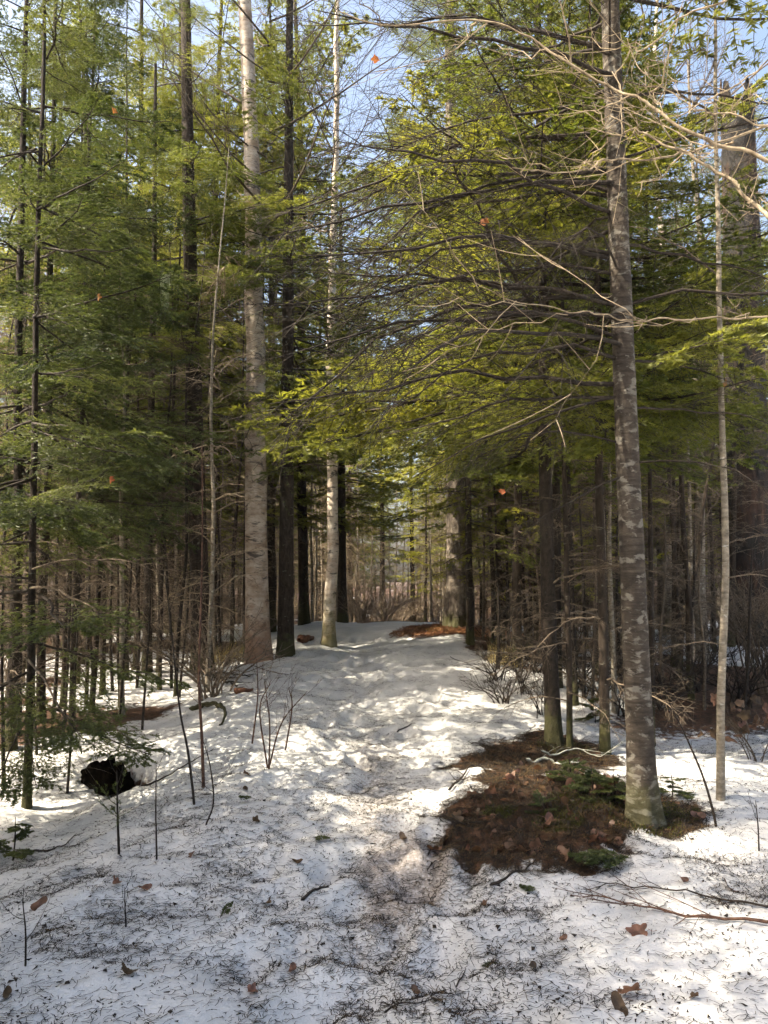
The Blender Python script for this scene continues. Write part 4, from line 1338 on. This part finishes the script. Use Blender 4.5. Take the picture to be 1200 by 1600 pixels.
fallen('curved dark root arching out of the snow by the path', [(296, 1108), (322, 1108), (345, 1114), (352, 1124), (342, 1134)], 10, 'spruce', 0, seed=14, arch=[0.0, 0.05, 0.07, 0.05, 0.0], name='arched_root', cat='root', rough=0.5)
fallen('reddish slab of bark lying below the tall rough trunk', [(366, 1084), (380, 1081), (396, 1079)], 12, 'rust', 0, seed=15, lift=0.02, name='fallen_bark', cat='bark', rough=0.3)
fallen('dark fallen limb lying between the tall trunk and the bark slab', [(322, 1050), (345, 1062), (372, 1076)], 6, 'darktwig', 6, 0.35, 16, 0.04, name='fallen_branch', cat='branch')
fallen('thin dark limb fallen across the foot of the tall rough trunk', [(326, 1054), (360, 1058), (392, 1062)], 4, 'darktwig', 6, 0.3, 17, 0.05, name='fallen_branch', cat='branch')
fallen('short cut log lying behind the dark smooth trunk', [(468, 1004), (480, 1001), (490, 999)], 16, 'rust', 0, seed=18, lift=0.05, name='log', cat='log', rough=0.2)
fallen('grey fallen limb between the tall trunk and the thick birch', [(352, 1040), (366, 1030), (376, 1022)], 7, 'darktwig', 2, 0.3, 19, 0.05, name='fallen_branch', cat='branch')

# hollow rotten log in the bank on the left, painted black for the hole's shade
x0, y0 = -2.80, 7.10
x1, y1 = -2.0, 6.42
n = 26
tt = np.linspace(0, 1, n)
P = np.stack([x0 + (x1 - x0) * tt, y0 + (y1 - y0) * tt + 0.03 * np.sin(tt * 7), np.zeros(n)], 1)
base = np.array([x0, y0, hz(x0 - 0.2, y0 + 0.15) - 0.12])
P[:, 2] = base[2] + (hz(x1 + 0.2, y1 - 0.15) - 0.10 - base[2]) * tt
ns = 24
th = np.arange(ns) * 2 * math.pi / ns
TH, TT = np.meshgrid(th, tt)
RR = 0.23 * (np.sin(np.clip(TT * 1.15 + 0.06, 0, 1) * math.pi) ** 0.5) * (1 - 0.3 * TT) * (1 + 1.3 * (fbm(np.cos(TH) * 2.5 + TT * 5, np.sin(TH) * 2.5 + TT * 12, 91, 4) - 0.45))
V = P[:, None, :] + np.stack([0.1 * RR * np.cos(TH), RR * np.cos(TH), RR * np.sin(TH)], -1) - base
V[0, :, 0] += 0.05 * np.sin(th * 3)
idx = np.arange(n * ns).reshape(n, ns)
a, b2 = idx[:-1], idx[1:]
mb = MB().add(V.reshape(-1, 3), np.stack([a, np.roll(a, -1, 1), np.roll(b2, -1, 1), b2], -1).reshape(-1, 4), 0, True)
inner = V.copy()
ctr = (P - base)[:, None, :]
inner = ctr + (inner - ctr) * 0.6
mb.add(inner.reshape(-1, 3), np.stack([b2, np.roll(b2, -1, 1), np.roll(a, -1, 1), a], -1).reshape(-1, 4), 0, True)
rim = np.stack([idx[0], np.roll(idx[0], -1), np.roll(idx[0], -1) + n * ns, idx[0] + n * ns], -1)
V2 = np.concatenate([V.reshape(-1, 3), inner.reshape(-1, 3)])
mb.add(V2, rim, 0, True)
tag(obj('rotten_log', mb.mesh('rotten_log', [M['rot']]), None, base), 'rotten log lump blackened with painted shade, sunk in the snow bank on the left', 'log')

# ------------------------------------------------------------------ dead leaves
def leaf_mesh(seed, lobed, mat, size=0.05):
    rg = rs(seed)
    n = 26
    th = np.linspace(0, 2 * math.pi, n, endpoint=False)
    if lobed:
        r = 0.62 + 0.38 * np.abs(np.cos(th * 2.5)) ** 0.8 * (1 + 0.25 * rg.rand(n))
    else:
        r = 0.55 + 0.4 * np.abs(np.cos(th)) ** 1.5 + 0.06 * rg.rand(n)
    x, y = r * np.cos(th) * 1.05, r * np.sin(th) * 0.8
    curl = 0.35 + 0.4 * rg.rand()
    ph = rg.rand() * 3

    def zf(x, y):
        return curl * (x * math.cos(ph) + y * math.sin(ph)) ** 2 + 0.15 * np.sin(x * 4 + ph) * y
    V = [np.stack([x, y, zf(x, y)], 1), np.stack([x * 0.5, y * 0.5, zf(x * 0.5, y * 0.5) - 0.03], 1), [[0, 0, 0]]]
    V = np.concatenate(V) * size
    i = np.arange(n)
    j = (i + 1) % n
    mb = MB()
    mb.add(V, np.stack([i, j, j + n, i + n], 1), 0, True)
    mb.f.append(np.stack([i + n, j + n, np.full(n, 2 * n)], 1))
    mb.m.append(np.zeros(n, int))
    mb.s.append(np.ones(n, bool))
    st = np.array([[[-1.0, 0, zf(-1.0, 0)], [-1.4, 0.1, 0.2], [-1.8, 0.1, 0.3]]]) * size
    tubes(mb, st, np.array([[0.03, 0.025, 0.02]]) * size, 4, 0)
    return mb.mesh('leaf', [M[mat]])


LEAF = [leaf_mesh(i, i % 2 == 0, 'leaf') for i in range(6)]
LEAFO = [leaf_mesh(20 + i, True, 'leafor', 0.045) for i in range(3)]


def leaf(u, v, label, s=1.0, i=0, group=None, lift=0.012):
    x, y = ground(u, v)
    rg = rs(int(u * 3 + v))
    o = obj('dead_leaf', LEAF[i % 6], None, (x, y, hz(x, y) + lift), (R(rg.normal() * 22), R(rg.normal() * 22), rg.rand() * 6.28), s)
    return tag(o, label, 'leaf', group)


leaf(985, 1562, 'large curled brown dead leaf near the bottom right corner', 1.05, 0, lift=0.03)
leaf(968, 1580, 'brown leaf tucked under the large curled leaf at the bottom right', 0.9, 1)
for (u, v, s, i, lab) in [
        (997, 1460, 0.95, 2, 'lobed brown leaf lying flat below the long fallen branch'), (225, 1393, 0.85, 1, 'round brown leaf alone in the lower left snow'),
        (457, 1517, 0.6, 3, 'small folded brown leaf in the lower middle snow'), (394, 1564, 0.6, 4, 'small brown leaf near the bottom edge, left of centre'),
        (385, 1214, 0.7, 2, 'brown leaf by the foot of the bare bush'), (383, 1237, 0.8, 1, 'darker brown leaf just below the one by the bush'),
        (650, 1561, 0.5, 5, 'tiny brown leaf near the bottom edge, right of centre'), (832, 1515, 0.6, 3, 'flat narrow brown leaf in the lower right snow'),
        (1085, 1562, 0.5, 4, 'tiny brown leaf right of the large curled leaf'), (678, 1320, 1.2, 0, 'large pinkish brown leaf at the left tip of the litter mound'),
        (630, 1316, 0.75, 5, 'dark brown leaf left of the pinkish one at the path edge'), (10, 1562, 0.7, 1, 'brown leaf at the lower left picture edge'),
        (200, 1523, 0.75, 2, 'dark crumpled leaf in the lower left snow'), (465, 1353, 0.7, 3, 'brown leaf flat on the trodden path'),
        (418, 1410, 0.5, 4, 'small upright tan leaf beside the path'), (1067, 1378, 0.7, 5, 'dark leaf caught on a twig at the right'),
        (1140, 1392, 0.9, 1, 'shrivelled brown leaf near the right edge'), (400, 1285, 0.7, 2, 'brown leaf standing in the snow below the bare bush'),
        (880, 1470, 0.45, 3, 'tiny reddish leaf in the right snow'), (755, 1422, 0.5, 4, 'narrow tan leaf in front of the litter mound'),
        (182, 1382, 0.6, 4, 'small brown leaf left of the round one'), (60, 1418, 0.9, 5, 'dark leaf lying in shade at the lower left'), (300, 1340, 0.6, 0, 'small tan leaf above the round brown one')]:
    leaf(u, v, lab, s, i)
for q in range(150):
    a, rr = U.rand() * 6.283, U.rand() ** 0.5
    x, y = 1.12 + 0.95 * rr * math.cos(a), 5.2 + 0.95 * rr * math.sin(a)
    if float(mound_near(np.array([x]), np.array([y]))[0]) < 0.5:
        continue
    o = obj('dead_leaf', LEAF[q % 6], None, (x, y, hz(x, y) + 0.015), (R(U.normal() * 30), R(U.normal() * 30), U.rand() * 6.28), 0.6 + 0.7 * U.rand())
    tag(o, 'dead leaf among the needles of the litter mound under the big fir', 'leaf', 'leaves on the litter mound')
for (u, v, Y, i, lab) in [(588, 91, 4.6, 0, 'orange leaf caught on a high twig near the top middle'), (177, 172, 5.5, 1, 'tan leaf caught in the high boughs at the upper left'), (757, 346, 4.5, 2, 'orange leaf on a dead limb of the big fir'),
                          (1135, 598, 5.1, 0, 'bright orange leaf beside the stem of the pale young tree'), (785, 768, 6.6, 1, 'orange leaf on a twig in front of the furrowed pine'), (172, 750, 5.2, 2, 'pale dead leaf among the dark left boughs'),
                          (153, 465, 5.4, 1, 'small tan leaf among the left boughs, halfway up')]:
    p = at_y(u, v, Y)
    tag(obj('dead_leaf', LEAFO[i], None, p, (R(80), 0.4, u), 0.7), lab, 'leaf')

# twiggy oak sapling still holding its brown leaves, right edge
e = bpy.data.objects.new('oak_sapling', None)
COL.objects.link(e)
x, y = ground(1180, 1190)
e.location = (x, y, hz(x, y))
tag(e, 'low oak sapling still holding dark brown leaves at the right edge', 'sapling')
obj('stem', SHRUB[1], e, scale=0.5)
for q in range(26):
    obj('leaf', LEAF[q % 6], e, (U.normal() * 0.2, U.normal() * 0.16, 0.12 + 0.42 * U.rand()), (U.rand() * 3, U.rand() * 3, U.rand() * 6), 0.8 + 0.5 * U.rand())

# hanging beard lichen
mb = MB()
rg = rs(66)
n = 60
t = np.linspace(0, 1, 8)
L = 0.12 + 0.36 * rg.rand(n)
Pl = np.stack([rg.normal(size=(n, 1)) * 0.02 + 0.01 * np.cumsum(rg.normal(size=(n, 8)), 1) * 0.4, rg.normal(size=(n, 1)) * 0.02 + 0 * t, -L[:, None] * t], -1)
tubes(mb, Pl, np.full((n, 8), 0.0016) * (1.1 - t), 3, 0)
tag(obj('beard_lichen', mb.mesh('beard_lichen', [M['lichen']]), None, at_y(258, 430, 6.6)), 'pale green beard lichen hanging from a bough on the left', 'lichen')

# green fir sprigs and seedlings
def sprig(u, v, label, s, az, stock=0, pitch=0.0, lift=0.02, name='fir_sprig', cat='sprig', green='needle'):
    x, y = ground(u, v)
    o = obj(name, SPRIG[stock], None, (x, y, hz(x, y) + lift), Euler((0, -pitch, az)), s)
    return tag(o, label, cat)


SPRIG = [fir_branch(600 + i, 0.35, True, bare_in=0.1, droop=0.0, upturn=0.0).mesh('sprig', [M['twig'], M['needledk']]) for i in range(2)]
sprig(750, 1520, 'small green fir sprig lying on the lower snow', 0.25, 0.4)
sprig(840, 1398, 'green fir sprig lying in front of the litter mound', 0.28, 2.5, 1)
sprig(485, 1318, 'dark green sprig lying across the path', 0.3, 0.1)
sprig(395, 1252, 'dark green sprig beside the path below the bare bush', 0.3, 2.8, 1)
sprig(345, 1440, 'green sprig stuck upright in the lower snow', 0.22, 1.0, 0, 0.6)
sprig(985, 1345, 'green fir tip at the front foot of the big fir', 0.9, 3.3, 1)


def seedling(u, v, label, n, L, seed):
    x, y = ground(u, v)
    rg = rs(seed)
    e = bpy.data.objects.new('fir_seedling', None)
    COL.objects.link(e)
    e.location = (x, y, hz(x, y) - 0.02)
    tag(e, label, 'seedling')
    mb = MB()
    tubes(mb, np.array([[[0, 0, 0], [0.01, 0, L * 0.5], [0, 0.01, L]]]), np.array([[0.006, 0.005, 0.002]]), 5, 0)
    obj('stem', mb.mesh('stem', [M['darktwig']]), e)
    for i in range(n):
        obj('branch', SPRIG[i % 2], e, (0, 0, L * (0.15 + 0.8 * i / n)), Euler((0, -0.1 + rg.normal() * 0.25, i * 2.4 + rg.rand())), (1.1 - 0.6 * i / n) * (0.6 + 0.5 * rg.rand()) * min(1.0, 0.25 + L * 1.5))


seedling(925, 1245, 'dark green fir seedling in the hollow of the litter mound', 12, 0.22, 1)
seedling(890, 1225, 'low green fir seedling behind the dark one on the mound', 9, 0.2, 2)
seedling(960, 1255, 'green fir seedling against the foot of the big fir', 9, 0.2, 3)
seedling(848, 1272, 'tiny green seedling on the front of the litter mound', 6, 0.12, 4)
seedling(1050, 1245, 'green tuft of fir behind the big fir foot', 7, 0.18, 5)
seedling(20, 1345, 'green fir seedling at the left picture edge', 9, 0.3, 7)
seedling(930, 1130, 'bright green fir seedling lit between the poles', 8, 0.3, 8)

# ------------------------------------------------------------------ needle litter, moss, dry grass
def litter():
    rg = rs(71)
    N = 400000
    y = 2.0 + 13.0 * rg.rand(N) ** 1.3
    x = (rg.rand(N) * 2 - 1) * (0.62 * y + 0.6)
    cl = fbm(x * 2.2, y * 2.6, 61, 4)
    side = x - path_x(y)
    p = sstep(0.42, 0.64, cl) * 0.85 + 0.20 + 0.5 * np.exp(-(side / 0.5) ** 2) * sstep(2.4, 4, y)
    hol = sstep(0.004, -0.022, height(x, y) - height(x, y, False))
    p = p * (0.5 + 0.75 * hol)
    mn = mound_near(x, y)
    p = np.where(mn > 0.4, 1.0, np.minimum(p, 0.8)) * (1 - 0.1 * sstep(7, 13, y))
    k = rg.rand(N) < p
    # the mound gets its own extra layer
    K = 34000
    a = rg.rand(K) * 6.283
    rr = rg.rand(K) ** 0.5
    x2, y2 = 1.2 + 1.35 * rr * np.cos(a), 5.6 + 1.8 * rr * np.sin(a)
    k2 = mound_near(x2, y2) > 0.06 + 0.2 * rg.rand(K)
    x = np.concatenate([x[k], x2[k2]])
    y = np.concatenate([y[k], y2[k2]])
    n = len(x)
    mn = mound_near(x, y)
    z = height_full(x.copy(), y.copy())
    L = 0.006 + 0.030 * rg.rand(n) ** 2.0
    stick = (mn > 0.2) & (rg.rand(n) < 0.05)
    L = np.where(stick, 0.03 + 0.06 * rg.rand(n), L)
    th = rg.normal(size=n) * 0.8 + np.where(rg.rand(n) < 0.3, 1.5, 0.25)
    bend = rg.normal(size=n) * 0.3
    w = 0.0006 + 0.0006 * rg.rand(n) + 0.00012 * y + stick * 0.0018
    pts = []
    for q, s in enumerate((-1, 0, 1)):
        px = x + np.cos(th) * L * s + -np.sin(th) * bend * L * (s * s) * 0.6
        py = y + np.sin(th) * L * s + np.cos(th) * bend * L * (s * s) * 0.6
        pz = z + 0.004 + rg.rand(n) * 0.006 + mn * rg.rand(n) * 0.02
        pts.append(np.stack([px, py, pz], 1))
    nx = np.stack([-np.sin(th), np.cos(th), 0 * th], 1) * w[:, None]
    V = np.stack([pts[0] - nx, pts[0] + nx, pts[1] - nx, pts[1] + nx, pts[2] - nx, pts[2] + nx], 1)
    b0 = np.arange(n)[:, None] * 6
    F = np.concatenate([b0 + np.array([0, 2, 3, 1]), b0 + np.array([2, 4, 5, 3])], 0)
    mb = MB().add(V.reshape(-1, 3), F, 0, False)
    pick = (rg.rand(n) < np.where(mn > 0.3, 0.3, 0.12)).astype(int)
    mb.m = [np.concatenate([pick, pick])]
    o = obj('needle_litter', mb.mesh('needle_litter', [M['darktwig'], M['deadneedle']]))
    tag(o, 'fallen needles and twig bits strewn over the snow', 'litter', kind='stuff')
    # bark crumbs and bud scales
    N = 45000
    y = 2.0 + 10.0 * rg.rand(N) ** 1.5
    x = (rg.rand(N) * 2 - 1) * (0.62 * y + 0.6)
    k = rg.rand(N) < 0.25 + 0.75 * sstep(0.42, 0.62, fbm(x * 3, y * 3, 64, 4))
    x, y = x[k], y[k]
    n = len(x)
    z = height_full(x.copy(), y.copy()) + 0.004
    c = np.stack([x, y, z], 1)
    s = (0.002 + 0.007 * rg.rand(n) ** 3)[:, None, None]
    V = c[:, None, :] + rg.normal(size=(n, 4, 3)) * s * np.array([1, 1, 0.4])
    b0 = np.arange(n)[:, None] * 4
    F = np.concatenate([b0 + np.array([0, 1, 2]), b0 + np.array([0, 2, 3]), b0 + np.array([0, 3, 1]), b0 + np.array([1, 3, 2])], 0)
    o = obj('bark_crumbs', MB().add(V.reshape(-1, 3), F, 0, False).mesh('bark_crumbs', [M['darktwig']]))
    tag(o, 'dark crumbs of bark and bud scales scattered on the snow', 'litter', kind='stuff')
    # orange needles on the pine mound
    K = 16000
    a = rg.rand(K) * 6.283
    rr = rg.rand(K) ** 0.5
    x, y = 1.72 + 2.0 * rr * np.cos(a), 15.6 + 1.6 * rr * np.sin(a)
    k = mound_far(x, y) > 0.2
    x, y = x[k], y[k]
    n = len(x)
    c = np.stack([x, y, height_full(x.copy(), y.copy()) + 0.01], 1)
    th = rg.rand(n) * 6.28
    d = np.stack([np.cos(th), np.sin(th), 0.4 * rg.normal(size=n)], 1) * 0.05
    wv = np.stack([-np.sin(th), np.cos(th), 0.4 * rg.normal(size=n)], 1) * 0.005
    V = np.stack([c - d - wv, c - d + wv, c + d], 1)
    o = obj('pine_needle_litter', MB().add(V.reshape(-1, 3), np.arange(n * 3).reshape(n, 3), 0, False).mesh('pine_needle_litter', [M['deadneedle']]))
    tag(o, 'orange fallen needles heaped round the foot of the furrowed pine', 'litter', kind='stuff')


litter()


def tufts(name, label, cat, spots, n, h, w, mat, seed, spread):
    rg = rs(seed)
    C = []
    for (x, y, rad) in spots:
        a = rg.rand(n) * 6.283
        rr = rad * rg.rand(n) ** 0.5
        C.append(np.stack([x + rr * np.cos(a), y + rr * np.sin(a)], 1))
    C = np.concatenate(C)
    z = height_full(C[:, 0].copy(), C[:, 1].copy())
    c = np.stack([C[:, 0], C[:, 1], z - 0.005], 1)
    m_ = len(c)
    th = rg.rand(m_) * 6.28
    wv = np.stack([np.cos(th), np.sin(th), 0 * th], 1) * w
    tip = c + np.stack([rg.normal(size=m_) * spread, rg.normal(size=m_) * spread, h * (0.5 + 0.7 * rg.rand(m_))], 1)
    V = np.stack([c - wv, c + wv, tip], 1)
    o = obj(name, MB().add(V.reshape(-1, 3), np.arange(m_ * 3).reshape(m_, 3), 0, False).mesh(name, [M[mat]]))
    tag(o, label, cat, kind='stuff')


tufts('moss', 'dark green moss cushions on the litter mound and at tree feet', 'moss',
      [(big.x, big.y, 0.24), (big.x - 0.35, big.y + 0.25, 0.2), (big.x - 0.55, big.y - 0.05, 0.16), (big.x - 0.9, big.y + 0.2, 0.13), (big.x + 0.25, big.y + 0.2, 0.18), (1.66, 7.0, 0.25), (pine.x - 0.4, pine.y - 0.3, 0.35)],
      1600, 0.03, 0.004, 'moss', 81, 0.012)
gx, gy = ground(348, 1036)
tufts('dry_grass', 'dry yellow grass tufts lit beside the tall rough trunk', 'grass', [(gx, gy, 0.35), (gx + 0.3, gy + 0.6, 0.3), (1.9, 11.8, 0.3)], 220, 0.34, 0.004, 'drygrass', 82, 0.08)

# ------------------------------------------------------------------ the sunlit air between the trees
hm = bpy.data.materials.new('forest_haze')
hm.use_nodes = True
hm.node_tree.nodes.remove(hm.node_tree.nodes['Principled BSDF'])
pv = hm.node_tree.nodes.new('ShaderNodeVolumePrincipled')
pv.inputs['Color'].default_value = (0.95, 0.93, 0.88, 1)
pv.inputs['Density'].default_value = 0.0005
pv.inputs['Anisotropy'].default_value = 0.2
hm.node_tree.links.new(pv.outputs[0], hm.node_tree.nodes['Material Output'].inputs['Volume'])
hx, hy0, hy1, hz0, hz1 = 170.0, -20.0, 270.0, -4.0, 34.0
HV = [(-hx, hy0, hz0), (hx, hy0, hz0), (hx, hy1, hz0), (-hx, hy1, hz0), (-hx, hy0, hz1), (hx, hy0, hz1), (hx, hy1, hz1), (-hx, hy1, hz1)]
HF = [(0, 3, 2, 1), (4, 5, 6, 7), (0, 1, 5, 4), (1, 2, 6, 5), (2, 3, 7, 6), (3, 0, 4, 7)]
tag(obj('haze', MB().add(HV, HF).mesh('haze', [hm])), 'thin sunlit haze hanging between the trees', 'haze', kind='stuff')
